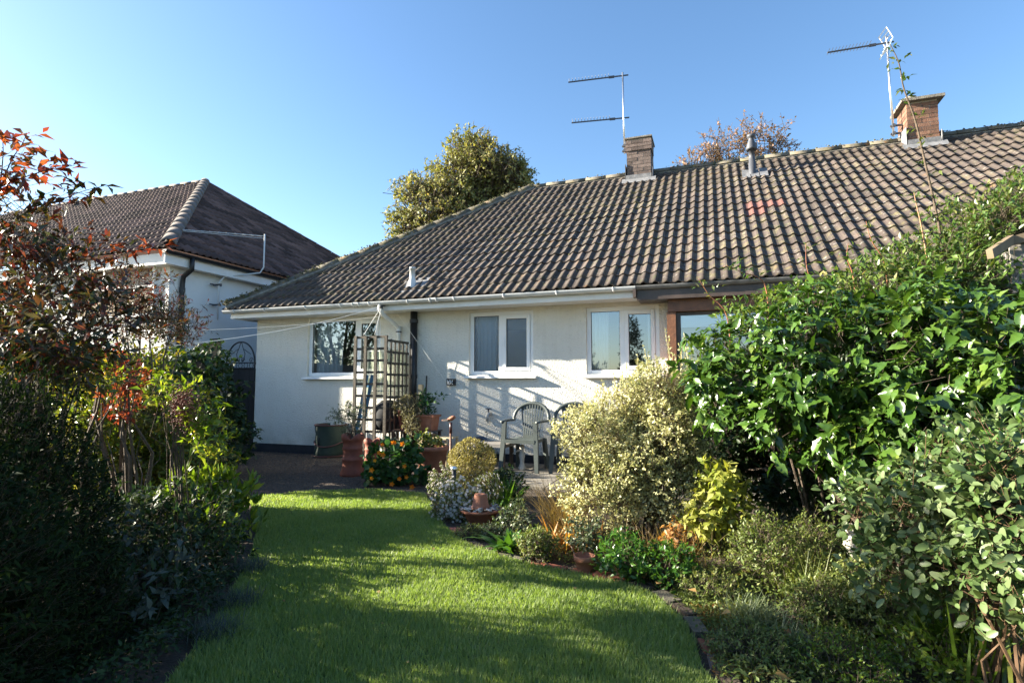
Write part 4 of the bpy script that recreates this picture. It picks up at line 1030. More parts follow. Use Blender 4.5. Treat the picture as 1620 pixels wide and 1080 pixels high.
# tall terracotta chimney pot planter
def chimney_pot(q, r, h, label, group=None):
    g = thing('chimney_pot_planter', label, 'planter', (q[0],q[1],.006))
    prof = [(r*1.15,0),(r*1.12,.03),(r*.98,.10),(r*.94,h*.34),(r*1.0,h*.36),(r*1.0,h*.40),(r*.92,h*.42),(r*.9,h*.60),(r*.96,h*.62),(r*.96,h*.66),(r*.9,h*.68),(r*.94,h*.82),(r*1.05,h*.84)]
    b = MB(); b.lathe((q[0],q[1],.006), prof, 32)
    n = 32; o = len(b.v)-n; top = []
    for k in range(n):
        t = 2*math.pi*k/n; zz = h*(.84+.16*abs(math.cos(t*2+.7))**.8); top.append((q[0]+r*1.08*math.cos(t), q[1]+r*1.08*math.sin(t), zz+.006))
    oo = len(b.v); b.v += top; b.f += [(o+k, o+(k+1)%n, oo+(k+1)%n, oo+k) for k in range(n)]
    ob = b.build('pot', M['terracotta_dark'], g, True); md = ob.modifiers.new('s', 'SOLIDIFY'); md.thickness = .015
    MB().lathe((q[0],q[1],h*.8), [(0,.0),(r*.95,0)], 16).build('compost', M['soil'], g)
    return g
q1 = at_ground(557,752); s = 890/depth_of(q1); chimney_pot(q1, 16.5/s, 66/s, 'ribbed terracotta chimney pot with notched rim in front of the trellis')
q1p = q1
q2 = at_ground(588,742); s = 890/depth_of(q2); chimney_pot(q2, 12/s, 48/s, 'shorter dark terracotta chimney pot behind the nasturtiums')
# pots on the stand right of the trellis
g = thing('plant_stand', 'dark timber plant stand carrying two terracotta pots beside the trellis', 'plant stand', (-4.3,7.55,.006))
for x in (-4.58,-3.98):
    for y in (7.38,7.72): MB().box((x-.02,y-.02,.006),(x+.02,y+.02,.50)).build('leg', M['darkbrown'], g)
for k in range(4): MB().box((-4.62,7.35+.1*k,.50),(-3.94,7.44+.1*k,.52)).build('slat', M['darkbrown'], g)
g = pot((-4.42,7.52,.52), .155, .30, M['terracotta_dark']); tag(g, 'large dark terracotta pot on the stand holding the grey leaved bush', 'plant pot')
g = thing('square_planter', 'square orange terracotta trough on the right of the plant stand', 'planter', (-4.08,7.52,.52))
MB().prism([(-4.20,.52),(-3.97,.52),(-3.94,.72),(-4.23,.72)], 1, 7.42, 7.64).build('trough', M['terracotta'], g)
MB().box((-4.25,7.40,.72),(-3.92,7.66,.75)).build('rim', M['terracotta'], g)
g = thing('wooden_rack', 'low pale wooden rack with open front right of the pots', 'rack', (-3.75,7.35,.006))
pw_ = bpy.data.materials['pale_timber']
for x in (-3.96,-3.58):
    for y in (7.15,7.5): MB().box((x-.015,y-.02,.006),(x+.015,y+.02,.42)).build('leg', pw_, g)
for k in range(4): MB().bar((-3.98,7.14+.11*k,.44),(-3.56,7.14+.11*k,.44),.08,.02).build('slat', pw_, g)
MB().bar((-3.98,7.14,.25),(-3.56,7.14,.25),.03,.03).build('rail', pw_, g)
g = thing('plant_pot', 'small black plastic pot set on the pale rack', 'plant pot', (-3.85,7.3,.45)); pot((-3.85,7.3,.451), .04, .07, M['black'], parent=g)
g = thing('jam_jar', 'small glassy jar beside the black pot on the rack', 'jar', (-3.96,7.3,.45)); MB().lathe((-3.95,7.28,.451), [(0,0),(.03,0),(.03,.06),(.02,.07),(.0,.07)], 12).build('body', M['gutter'], g, True)
# terracotta bowl with plants below the rack
qb = at_ground(683,748); s = 890/depth_of(qb)
g = pot((qb[0],qb[1],.006), 25/s, 42/s, M['terracotta'], .78, .045); tag(g, 'wide terracotta pot with green seedlings between nasturtiums and box ball', 'plant pot'); qbr = 42/s
# hose reel / grey disc leaning on the wall
g = MB().tube([(-3.42+.15*math.cos(a), 7.98+.02*math.sin(a), .20+.19*math.sin(a)) for a in np.linspace(0, 6.283, 24)], .028, 8).build('tyre_hoop', mat('blue_grey_rubber', (.07,.09,.13), .5), None, True)
tag(g, 'blue grey rubber hoop leaning on the wall behind the bird stake', 'hoop')
# bird on a stake
q = at_depth(713,700,6.35); X, Y = q[0], q[1]; zb = at_depth(713,668,6.35)[2]
g = thing('garden_stake', 'brown wooden stake with a dark grip beside the box ball', 'stake', (X,Y,0))
MB().tube([(X,Y,-.02),(X,Y,zb-.12)], .013, 8).build('shaft', M['brown'], g, True); MB().tube([(X,Y,zb-.12),(X,Y,zb+.0)], .017, 8).build('grip', mat('dark_red_grip', (.06,.02,.018), .4), g, True)
g = thing('bird_ornament', 'small terracotta coloured bird perched on the wooden stake', 'ornament', (X,Y,zb))
MB().tube([(X-.115,Y,zb+.02),(X-.07,Y,zb+.022),(X-.04,Y,zb+.025),(X,Y,zb+.04),(X+.03,Y,zb+.055),(X+.045,Y,zb+.062),(X+.06,Y,zb+.05)], [.004,.008,.02,.033,.028,.022,.004], 10, flat=.8).build('body', M['terracotta'], g, True)
MB().bar((X-.02,Y-.028,zb+.03),(X-.10,Y-.01,zb+.02),.008,.02).build('wing', M['darkbrown'], g)
# black stake light
q = at_depth(718,762,5.3); X, Y = q[0], q[1]; z1 = at_depth(718,739,5.3)[2]
g = thing('stake_light', 'short black stake light in front of the box ball', 'garden light', (X,Y,0))
MB().tube([(X,Y,0),(X,Y,z1-.02)], .022, 10).build('stem', M['black'], g, True); MB().lathe((X,Y,z1-.02), [(.03,0),(.033,.02),(.012,.03),(0,.03)], 12).build('cap', M['metal'], g, True)
# bowl of pebbles with upturned pot
q = at_ground(760,828); s = 890/depth_of(q); X, Y = q[0], q[1]; r = 32/s
g = thing('pebble_bowl', 'shallow terracotta bowl of pebbles at the lawn edge', 'bowl', (X,Y,0))
MB().lathe((X,Y,.0), [(0,.0),(r*.5,.0),(r*.55,.012),(r*.92,.105),(r*1.02,.11),(r*1.04,.13),(r*.96,.13),(r*.9,.11),(0,.10)], 28).build('bowl', M['terracotta'], g, True)
peb = MB().lathe((0,0,0), [(0,-.6),(.6,-.45),(.95,0),(.7,.45),(0,.6)], 7); pm = bpy.data.meshes.new('pebble'); pm.from_pydata(peb.v, [], peb.f); pm.shade_smooth()
pm.materials.append(mat('pebbles', (.30,.27,.24), .6, (.50,.46,.42), 25, island=.45))
for k in range(70):
    a = random.uniform(0, 6.28); rr_ = r*math.sqrt(random.uniform(.12, .95)); o = bpy.data.objects.new('pebble', pm); col.objects.link(o); o.parent = g; o.matrix_parent_inverse = Matrix.Translation(g.location).inverted()
    sc_ = random.uniform(.013, .023); o.location = (X+rr_*math.cos(a), Y+rr_*math.sin(a), .125+random.uniform(0,.025)); o.scale = (sc_, sc_*random.uniform(.6,1), sc_*.7); o.rotation_euler = (random.uniform(-.4,.4), random.uniform(-.4,.4), random.uniform(0,6))
g = MB().lathe((X,Y,.13), [(r*.46,.0),(r*.46,.022),(r*.42,.024),(r*.31,.115),(r*.29,.12),(r*.06,.12),(r*.05,.112)], 24).build('upturned_pot', M['terracotta'], None, True); tag(g, 'small terracotta pot upturned on the pebbles in the bowl', 'plant pot')
# little pot in the front border
q = at_ground(925,905); s = 890/depth_of(q)
g = pot((q[0],q[1],0), 16/s, 27/s, M['terracotta'], .7, .025); tag(g, 'small terracotta pot with pale leaved plant by the lawn edging', 'plant pot'); qsp = (q, 27/s)
# pale stone figure
q = at_ground(1350,905); X, Y = q[0], q[1]; s = 890/depth_of(q)
g = MB()
for (dx, z, r) in ((0,.05,.05),(.01,.11,.045),(-.012,.17,.045),(.015,.22,.04),(.0,.27,.036)):
    v, f = [], []
    b_ = MB().lathe((X+dx,Y,z), [(0,-r*.9),(r*.7,-r*.6),(r,0),(r*.75,r*.6),(0,r*.95)], 12); g.add([(a+random.uniform(-.007,.007), b+random.uniform(-.007,.007), c+random.uniform(-.006,.006)) for a, b, c in b_.v], b_.f)
g = g.build('stone_figure', mat('white_stone', (.50,.47,.42), .9, (.66,.63,.57), 30, bump=.8), None, True); tag(g, 'lumpy pale stone ornament beside the grey leaved shrub', 'ornament')

# ================================================================ LAWN EDGING
ed = thing('lawn_edging', 'curved row of weathered brick and stone edging along the right of the lawn', 'edging', (*right_edge[8][:2], 0))
ecols = [M['soil'], M['terracotta_dark'], mat('mossy_stone', (.07,.065,.045), .95, (.13,.11,.08), 30, bump=.6), M['brick2']]
acc = 0; pts = [np.array(p[:2]) for p in right_edge]
L = [0]
for a, b in zip(pts[:-1], pts[1:]): L.append(L[-1]+np.linalg.norm(b-a))
def along(s):
    for i in range(len(L)-1):
        if L[i+1] >= s: t = (s-L[i])/(L[i+1]-L[i]); return pts[i]+(pts[i+1]-pts[i])*t, (pts[i+1]-pts[i])/np.linalg.norm(pts[i+1]-pts[i])
    return pts[-1], np.array([0,-1])
s = 1.15
while s < L[-1]-.3:
    ln = random.uniform(.13,.24); p, t = along(s+ln/2); nrm = np.array([-t[1], t[0]]); p = p+nrm*(.05+random.uniform(-.015,.015))
    ang = math.atan2(t[1], t[0])+random.uniform(-.12,.12); h = random.uniform(.008,.028); w = random.uniform(.05,.09)
    b_ = MB(); pr = []
    for (a, b) in ((-.5,-.45),(-.42,-.5),(.4,-.5),(.5,-.4),(.48,.5),(-.5,.47)):
        x, y = a*ln*.95, b*w; pr.append((p[0]+x*math.cos(ang)-y*math.sin(ang), p[1]+x*math.sin(ang)+y*math.cos(ang)))
    b_.prism(pr, 2, -.02, h+random.uniform(-.004,.004)); b_.build('edging_stone', random.choices(ecols, [4,2,2,1])[0], ed); s += ln+.012
# ================================================================ SHED AT THE RIGHT EDGE
q = at_depth(1597,383,3.85); X, Y, Z = q
M['shed_wood'] = mat('shed_boards', (.13,.12,.11), .85, (.26,.24,.215), 14, bump=.4)
sh = thing('garden_shed', 'grey weathered board shed with sloping roof edge at the right', 'shed', (X+.6,Y+.5,0))
for i in range(9):
    x = X+.115*i; MB().box((x,Y+random.uniform(0,.004),0),(x+.108,Y+.02,Z-.02+.25*(i*.115))).build('board', M['shed_wood'], sh)
for i in range(6):
    y = Y+.03+.13*i; MB().box((X-.012,y,0),(X+.0,y+.122,Z-.06)).build('board', M['shed_wood'], sh)
e = at_depth(1566,402,3.6)
MB().bar(tuple(e), (X,Y-.03,Z+.01), .035,.06).build('verge_board', mat('verge', (.15,.11,.07), .8, (.21,.16,.10), 10), sh)
MB().bar((X,Y-.03,Z+.0), (X+1.1,Y-.03,Z+.28), .035,.06).build('verge_board', bpy.data.materials['verge'], sh)
MB().add([(X,Y-.02,Z+.05), (X+1.1,Y-.02,Z+.32), (X+1.1,Y+.9,Z+.32), (X,Y+.9,Z+.05)], [(0,1,2,3)]).build('roof', mat('shed_felt', (.04,.04,.04), .9), sh)
# ================================================================ PLANTS
O_, Hy = ovate(.22,.06,.12), holly()
Lm = {}
Lm['glossy'] = leafmat('glossy_green', [(0,(.024,.058,.010)),(.45,(.048,.105,.016)),(.8,(.080,.145,.024)),(1,(.17,.20,.04))], .27, .22, (1.3,1.3,.5), .6)
Lm['glossytop'] = leafmat('glossy_green_new', [(0,(.04,.09,.015)),(.5,(.09,.16,.03)),(.85,(.19,.23,.06)),(1,(.30,.22,.08))], .35, .35)
Lm['cream'] = leafmat('cream_variegated', [(0,(.13,.16,.045)),(.3,(.34,.35,.145)),(.6,(.55,.53,.275)),(1,(.66,.63,.40))], .45, .30, (1.1,1.05,.7))
Lm['climber'] = leafmat('climber_leaf', [(0,(.03,.07,.012)),(.5,(.07,.13,.025)),(.85,(.17,.19,.06)),(1,(.30,.28,.12))], .32, .35)
Lm['silver'] = leafmat('silver_leaf', [(0,(.05,.10,.025)),(.5,(.10,.155,.05)),(.85,(.17,.22,.10)),(1,(.26,.29,.18))], .40, .28, (1.1,1.1,.7))
Lm['box'] = leafmat('box_ball', [(0,(.17,.15,.04)),(.5,(.30,.26,.08)),(1,(.42,.36,.14))], .6, .3)
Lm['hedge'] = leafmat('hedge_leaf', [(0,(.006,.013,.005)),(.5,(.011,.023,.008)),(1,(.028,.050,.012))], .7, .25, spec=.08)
Lm['nandina'] = leafmat('nandina', [(0,(.13,.026,.020)),(.3,(.10,.035,.02)),(.5,(.04,.04,.015)),(.75,(.035,.06,.015)),(1,(.20,.09,.03))], .33, .35, (1.5,1.0,.6), patch=2.2)
Lm['nandred'] = leafmat('nandina_red', [(0,(.16,.025,.02)),(.4,(.22,.06,.03)),(.7,(.26,.10,.03)),(1,(.10,.05,.02))], .35, .4, (1.6,1.1,.8))
Lm['yellowgreen'] = leafmat('yellow_green', [(0,(.045,.085,.010)),(.4,(.09,.14,.015)),(.75,(.20,.19,.03)),(1,(.34,.20,.05))], .33, .45, (1.6,1.5,.5))
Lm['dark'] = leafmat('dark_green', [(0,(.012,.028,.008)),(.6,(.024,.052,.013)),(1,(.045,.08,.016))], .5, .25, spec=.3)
Lm['skimmia'] = leafmat('skimmia', [(0,(.05,.10,.015)),(.5,(.12,.19,.02)),(.85,(.24,.27,.04)),(1,(.35,.25,.08))], .28, .4, (1.5,1.5,.5))
Lm['tree'] = leafmat('autumn_tree', [(0,(.13,.155,.045)),(.4,(.22,.235,.08)),(.75,(.37,.33,.13)),(1,(.42,.26,.09))], .6, .3, patch=.6)
Lm['rowan'] = leafmat('rowan', [(0,(.20,.14,.08)),(.5,(.30,.17,.10)),(1,(.38,.22,.15))], .6, .35)
Lm['grass'] = leafmat('grass_blades', [(0,(.130,.195,.060)),(.5,(.215,.285,.100)),(.9,(.29,.34,.135)),(1,(.39,.36,.19))], .5, .45, (1.4,1.5,.5), .3, patch=1.5)
Lm['bluegrass'] = leafmat('blue_grass', [(0,(.09,.13,.06)),(.6,(.16,.20,.10)),(1,(.25,.27,.14))], .5, .3)
Lm['lavender'] = leafmat('lavender_leaf', [(0,(.045,.06,.05)),(1,(.10,.12,.10))], .7, .2, spec=.2)
Lm['strawgrass'] = leafmat('straw_grass', [(0,(.22,.15,.05)),(.5,(.34,.24,.10)),(1,(.42,.32,.18))], .6, .35)
Lm['bronze'] = leafmat('bronze_leaf', [(0,(.17,.06,.02)),(.5,(.36,.17,.045)),(1,(.45,.28,.08))], .5, .4)
Lm['fern'] = leafmat('border_green', [(0,(.05,.085,.015)),(.5,(.12,.165,.035)),(.85,(.22,.24,.07)),(1,(.34,.27,.12))], .5, .35)
Lm['strap'] = leafmat('strap_green', [(0,(.03,.09,.015)),(.6,(.06,.15,.02)),(1,(.10,.20,.03))], .3, .35)
Lm['round'] = leafmat('nasturtium_leaf', [(0,(.02,.065,.02)),(.6,(.035,.10,.025)),(1,(.08,.15,.03))], .45, .35)
Lm['olive'] = leafmat('olive_leaf', [(0,(.09,.11,.06)),(.6,(.14,.17,.10)),(1,(.20,.23,.15))], .45, .25)
Lm['greybush'] = leafmat('grey_bush', [(0,(.10,.10,.055)),(.5,(.18,.17,.09)),(1,(.27,.24,.14))], .6, .3)
Lm['bedleaf'] = leafmat('yellow_shrub', [(0,(.13,.19,.03)),(.5,(.28,.31,.06)),(1,(.42,.40,.12))], .35, .4, (1.3,1.3,.5))
Lm['white'] = leafmat('white_petal', [(0,(.62,.58,.55)),(1,(.75,.70,.70))], .6, .3, (1,1,1))
Lm['orange'] = leafmat('orange_petal', [(0,(.75,.16,.01)),(.6,(.80,.28,.01)),(1,(.80,.45,.03))], .5, .4, (1,.9,.8))
Lm['berry'] = mat('berries', (.16,.045,.035), .5, (.22,.09,.06), 20, island=.4)
Lm['variegated'] = leafmat('white_edged', [(0,(.04,.07,.03)),(.6,(.08,.11,.05)),(1,(.35,.36,.26))], .4, .25)
Lm['fallen'] = leafmat('fallen_leaf', [(0,(.20,.08,.03)),(.5,(.38,.24,.08)),(1,(.45,.34,.15))], .7, .2)

def W(px, py, d): return at_depth(px, py, d)
def E(px, py, d, rx, ry, rz, w=1.0):
    """ellipsoid seen round pixel px,py at distance d; radii in metres"""
    return (W(px, py, d), (rx, ry, rz), w)
def shrub(name, label, cat, base, ells, tpl, leaf, m, ntips, k, twig, n_ind=0, stems=10, shell=.5, spread=.9, outward=.6, up=.25, group=None, extra=None, stem_mat=None, sr=.018, clip=None, hang=0.0, bump=.18, smooth=False, szvar=.3, twig_r=.0018):
    base = np.array(base, float); t = thing(name, label, cat, base, group)
    tips, td = shell_points(ells, ntips, shell, bump)
    keep = tips[:, 2] > .02
    if clip is not None: keep &= clip(tips)
    tips, td = tips[keep], td[keep]
    pos, ld, lu, tw = clustered(tips, td, k, twig, spread, outward, up)
    if hang: ld = norm(ld+np.array([0,0,-hang]))
    ok = pos[:, 2] > .01; pos, ld, lu = pos[ok], ld[ok], lu[ok]
    sz = leaf*rng.uniform(1-szvar, 1+szvar, len(pos))
    o = leaves_obj('foliage', tpl, pos, ld, lu, sz, m, t, n_ind, smooth=smooth); o['kind'] = 'stuff'
    V, F = twigs_mesh(tips, tw, twig, twig_r); o = link('twigs', np_mesh('twigs', V, F), stem_mat or M['bark'], t); o['kind'] = 'stuff'
    if stems:
        mb = MB(); branches(mb, base, tips, sr, stems); mb.build('stem', stem_mat or M['bark'], t)
    return t, tips, td

# ---------- right: big glossy shrub
def G(px, d): v = ray(px, 540); v = v/np.dot(v, cf)*d; return np.array([v[0], v[1], 0.0])
shrub('glossy_shrub', 'big glossy evergreen shrub with toothed green leaves and red stems before the porch', 'shrub', G(1400,3.6),
      [E(1215,590,3.75,.42,.40,.34), E(1310,560,3.5,.45,.42,.42), E(1420,600,3.3,.45,.40,.42), E(1540,580,2.95,.40,.40,.42), E(1350,660,3.3,.32,.30,.28,.8), E(1640,640,2.7,.35,.35,.4), E(1480,520,3.8,.5,.4,.32), E(1400,715,3.2,.32,.3,.20), E(1270,670,3.5,.28,.28,.20,.8), E(1500,690,3.0,.34,.3,.22), E(1140,610,3.8,.2,.22,.26,.8)],
      Hy, .080, Lm['glossy'], 1500, 7, .11, n_ind=300, stems=16, shell=.62, spread=.65, outward=.9, up=-.05, szvar=.45, hang=.35, sr=.02, bump=.22, smooth=True)
# its paler new growth on top
shrub('glossy_shrub', 'pale young shoots with red stems rising above the big glossy shrub', 'shrub', G(1300,3.9),
      [E(1195,505,4.0,.26,.25,.12), E(1290,478,4.0,.34,.3,.14), E(1400,455,4.0,.38,.3,.20), E(1500,450,3.9,.35,.3,.2), E(1125,570,4.0,.15,.2,.16,.5)],
      O_, .05, Lm['glossytop'], 800, 6, .08, n_ind=0, stems=6, shell=.35, up=.5, stem_mat=M['bark'], sr=.010)
# upper climber at the right edge
tc, tipc, tdc = shrub('climbing_shrub', 'tall loose climbing shrub with small yellow green leaves over the roof at right', 'climber', G(1600,4.6),
      [E(1590,395,4.4,.45,.4,.46), E(1470,430,4.2,.30,.3,.22), E(1540,440,4.4,.40,.3,.3), E(1480,420,4.3,.28,.25,.2,.6), E(1630,330,4.4,.25,.3,.28,.8), E(1500,365,4.4,.20,.2,.12,.35), E(1440,400,4.3,.14,.14,.08,.3), E(1600,350,4.1,.3,.3,.3), E(1560,450,4.1,.4,.3,.2)],
      O_, .045, Lm['climber'], 2300, 6, .09, n_ind=0, stems=14, shell=.3, up=.3, bump=.4)
# long shoots against the sky
def shoot(label, pts, r, leaf, m, k, nm='tall_shoot', stem=None):
    g = thing(nm, label, 'shoot', pts[0]); P = blend_curve(pts, 6)
    MB().tube([tuple(p) for p in P], [r*(1-.75*i/(len(P)-1)) for i in range(len(P))], 5).build('stem', stem or M['bark'], g, True)
    pos, dr, up = [], [], []
    for i in range(k):
        t = .08+.92*i/k; j = t*(len(P)-1); a = P[int(j)]; b = P[min(int(j)+1, len(P)-1)]; c = a+(b-a)*(j-int(j))
        side = norm(np.array([math.cos(i*2.4), math.sin(i*2.4), .25+random.uniform(-.2,.2)])); tw = random.uniform(.05,.14)*(1.1-t*.5)
        for q in range(5):
            pos.append(c+side*tw*q/4); dr.append(norm(side+rng.normal(size=3)*.6)); up.append(np.array([0,0,1.])+rng.normal(size=3)*.3)
    leaves_obj('leaf', ovate(.20,.05,.2), np.array(pos), np.array(dr), np.array(up), leaf*rng.uniform(.6,1.2,len(pos)), m, g)['kind'] = 'stuff'
shoot('tallest bare shoot with sparse leaves reaching up past the right chimney', [G(1500,4.3)+[0,0,1.9],W(1488,370,4.3),W(1462,250,4.3),W(1448,190,4.3),W(1430,140,4.3),W(1422,100,4.3),W(1408,70,4.3)], .011, .05, Lm['climber'], 22)
shoot('pale brown upright shoot ending below the ridge over the right shrub', [G(1470,4.0)+[0,0,1.6],W(1468,425,4.0),W(1458,360,4.0),W(1449,320,4.0),W(1446,305,4.0)], .009, .05, Lm['climber'], 10, stem=mat('tan_stem', (.30,.17,.09), .6))
for px, py, px2, py2, d, lab in ((1290,470,1275,385,3.9,'leafy shoot standing over the porch gutter'),(1210,450,1150,420,4.0,'thin leaning spray crossing the roof edge left of the other shoots'),(1350,440,1342,385,3.9,'red stemmed shoot before the lower roof tiles'),(1150,500,1105,440,4.0,'lone curved spray farthest left over the roof'),(1400,420,1370,350,4.0,'bushy shoot before the middle of the right roof')):
    shoot(lab, [W(px+8,py+90,d),W(px,py,d),W((px+px2)/2-6,(py+py2)/2-4,d),W(px2,py2,d)], .006, .045, Lm['climber'], 12, stem=M['redstem'])
# ---------- cream variegated shrub
bz = W(1000,720,4.35)
tcs, tips_, td_ = shrub('variegated_shrub', 'large cream and yellow leaved shrub in front of the right window', 'shrub', G(1010,4.4),
      [E(1005,730,4.4,.48,.45,.48), E(1050,650,4.4,.30,.35,.34), E(960,770,4.3,.34,.32,.30), E(1060,760,4.3,.35,.35,.42), E(950,690,4.4,.3,.3,.3), E(1040,640,4.5,.30,.3,.28,.8)],
      ovate(.30,.06,.1), .023, Lm['cream'], 5600, 10, .075, stems=18, shell=.45, up=.6, outward=.7, bump=.30, sr=.012)
sp = []
for px, py, h in [(975,600,.14),(1000,585,.20),(1012,575,.12),(1030,570,.22),(1045,575,.2),(1060,560,.26),(1075,555,.30),(1085,560,.22),(1095,575,.2),(985,610,.1),(1050,590,.2),(1070,580,.2),(960,630,.1),(935,640,.1),(1020,600,.14),(1090,600,.16)]*2:
    a = W(px+random.uniform(-8,8), py+20, 4.4+random.uniform(-.15,.15)); sp.append((a, a+np.array([random.uniform(-.05,.05), random.uniform(-.05,.05), h*random.uniform(.7,1.2)])))
mb = MB(); pos = []; dr = []
for a, b in sp:
    mb.tube([tuple(a), tuple((a+b)/2+rng.normal(size=3)*.008), tuple(b)], [.003,.0025,.001], 4)
    for i in range(22): t = random.random(); pos.append(a+(b-a)*t); dr.append(norm(rng.normal(size=3)+np.array([0,0,.7])))
mb.build('shoots', mat('cream_twig', (.42,.36,.2), .7), tcs)['kind'] = 'stuff'
leaves_obj('shoot_leaves', O_, np.array(pos), np.array(dr), rnd_dirs(len(pos)), .024, Lm['cream'], tcs)['kind'] = 'stuff'
# ---------- grey green elaeagnus, lower right
shrub('silver_leaf_shrub', 'grey green oval leaved shrub with brown stems at the lower right', 'shrub', G(1560,2.25),
      [E(1450,830,2.45,.20,.22,.20), E(1530,790,2.3,.24,.24,.22), E(1600,760,2.15,.22,.24,.22), E(1420,900,2.45,.16,.18,.14,.8), E(1560,900,2.2,.26,.24,.20), E(1640,860,2.0,.22,.24,.24), E(1370,800,2.7,.14,.14,.12,.6)],
      oval(.27,.045,.10), .041, Lm['silver'], 1150, 6, .09, n_ind=300, stems=18, shell=.45, spread=.8, up=.15, stem_mat=mat('brown_stem', (.09,.05,.025), .8, (.14,.08,.04), 20), sr=.008, bump=.3, smooth=True)
shrub('shade_filler_shrub', 'very dark bush added to fill the shaded hollow under the big glossy shrub', 'shrub', G(1300,4.2), [E(1130,700,5.0,.45,.3,.55), E(1250,720,4.9,.5,.3,.55), E(1290,780,4.2,.36,.3,.30), E(1380,700,4.4,.5,.3,.6), E(1420,740,3.6,.4,.3,.40), E(1560,700,3.3,.4,.3,.5), E(1520,640,4.2,.5,.3,.6)], O_, .065, Lm['dark'], 4200, 6, .1, stems=8, shell=.3)  # added bush; its near-black leaves stand in for the deep shade here
# yellow green leafy plant between
shrub('yellow_leaf_shrub', 'yellow green large leaved plant right of the cream shrub', 'shrub', G(1140,4.0),
      [E(1135,760,3.9,.14,.14,.14), E(1150,810,3.9,.18,.15,.14), E(1115,820,3.85,.14,.14,.15), E(1170,775,3.9,.08,.1,.08,.5)], ovate(.26,.05,.3), .062, Lm['bedleaf'], 190, 6, .06, stems=7, shell=.3, up=.5, sr=.006, hang=.2)

# ---------- borders: low planting on the right bed
bed = [gp(740,840),gp(790,872),gp(850,890),gp(930,905),gp(1020,928),gp(1075,960),gp(1112,1010),gp(1130,1079),(0.3,1.6),(1.6,1.9),(1.9,3.2),(1.2,4.2),(-.4,4.4),(-1.3,4.5)]
def ground_leaves(name, label, cat, poly, n, tpl, leaf, m, h=.06, up=.6):
    P = sample_poly(poly, n); hh = h*rng.uniform(.1,1,n)*(0.6+.6*np.sin(P[:,0]*7+1)*np.sin(P[:,1]*6))
    pos = np.column_stack([P, np.abs(hh)+.005]); d = norm(rng.normal(size=(n,3))*[1,1,.5]+[0,0,up*.6]); u = norm(rng.normal(size=(n,3))*.5+[0,0,1])
    o = leaves_obj(name, tpl, pos, d, u, leaf*rng.uniform(.6,1.3,n), m); return tag(o, label, cat, kind='stuff')
ground_leaves('ground_cover', 'low mixed green ground cover filling the right border', 'ground cover', bed, 16000, O_, .026, Lm['fern'], .09)
ground_leaves('creeping_thyme', 'brownish creeping mat along the lawn edging at the bottom', 'ground cover', [gp(1090,960),gp(1150,960),gp(1250,1079),gp(1130,1079),gp(1115,1010)], 5000, O_, .012, Lm['bronze'], .03)
ground_leaves('creeping_thyme', 'green creeping mat beside the brick edging', 'ground cover', [gp(1060,935),gp(1140,900),gp(1330,1079),gp(1140,1079),gp(1108,985)], 12000, O_, .014, Lm['fern'], .05)
def tuft(name, label, cat, px, py, n, length, width, m, lean=.7, arch=.4, br=.04, up=.9, group=None, ells=None):
    b = at_ground(px, py); V, F = blades(n, b, length, width, lean, 5, arch, br, up)
    me = np_mesh('blades', V, F); o = link(name, me, m); tag(o, label, cat, group); return o
tuft('blue_grass', 'blue grey spiky grass tuft in the lower right border', 'grass tuft', 1195,990, 320, .20,.004, Lm['bluegrass'], 1.0,.5,.06)
tuft('blue_grass', 'second blue grey tuft spreading in front of the silver shrub', 'grass tuft', 1265,1040, 320, .18,.004, Lm['bluegrass'], 1.0,.5,.07)
tuft('blue_grass', 'small blue grey tuft nearest the brick edging', 'grass tuft', 1150,1030, 120, .12,.004, Lm['bluegrass'], .9,.5,.05)
for i, (px, py, L_, lab) in enumerate([(1060,905,.34,'dry bronze stems rising by the yellow leaved plant'),(1230,900,.36,'fine pale stemmed grass below the dark bush'),(1290,950,.34,'fine stemmed grass tuft left of the stone ornament'),(1180,880,.32,'wispy grass right of the yellow leaved plant')]):
    tuft('wispy_grass', lab, 'grass tuft', px, py, 260, L_, .004, Lm['strawgrass'] if i in (0,) else Lm['fern'], .7, .25, .10)
tuft('iris_clump', 'pale upright strap leaves at the bottom right corner', 'plant', 1540,1079, 60, .42,.016, Lm['skimmia'], .5,.25,.08)
tuft('bronze_sedge', 'arching straw coloured sedge left of the cream shrub', 'sedge', 892,840, 330, .62,.005, Lm['strawgrass'], .8,.35,.07)
tuft('bronze_leaves', 'orange bronze clump of dying leaves below the sedge', 'plant', 895,868, 90, .30,.022, Lm['bronze'], .8,.5,.10)
tuft('phormium_stalks', 'long bare stalks leaning towards the plastic chairs', 'stalks', 905,820, 14, .95,.010, Lm['strawgrass'], .95,.25,.04, .7)
tuft('day_lily', 'green strap leaves right of the white daisy clump', 'plant', 800,800, 70, .36,.028, Lm['strap'], .6,.35,.06)
tuft('bergenia', 'broad green tongue leaves at the lawn edge', 'plant', 806,872, 26, .26,.055, Lm['strap'], 1.0,.5,.05)
def bush(name, label, px, py, r, h, leaf, m, n, k=6, cat='plant', tpl=None, n_ind=0, up=.5, hang=0, z0=0):
    b = at_ground(px, py); b[2] = z0
    return shrub(name, label, cat, b, [((b[0],b[1],z0+h*.5),(r,r,h*.5))], tpl or O_, leaf, m, n, k, leaf*1.6, n_ind=n_ind, stems=5, shell=.3, up=up, sr=.005, hang=hang)
bush('white_flowered_plant', 'low leafy plant with white blooms in the middle border', 815,850, .14,.24,.035, Lm['variegated'], 170)
bush('border_plant', 'pale mounded plant beside the broad tongue leaves', 850,885, .14,.20,.022, Lm['fern'], 380)
bush('potted_plant', 'pale variegated plant spilling from the small terracotta pot', 925,893, .10,.22,.030, Lm['variegated'], 120, z0=.08)
bush('border_plant', 'dark green glossy plant below the cream shrub', 985,915, .16,.24,.04, Lm['strap'], 170)
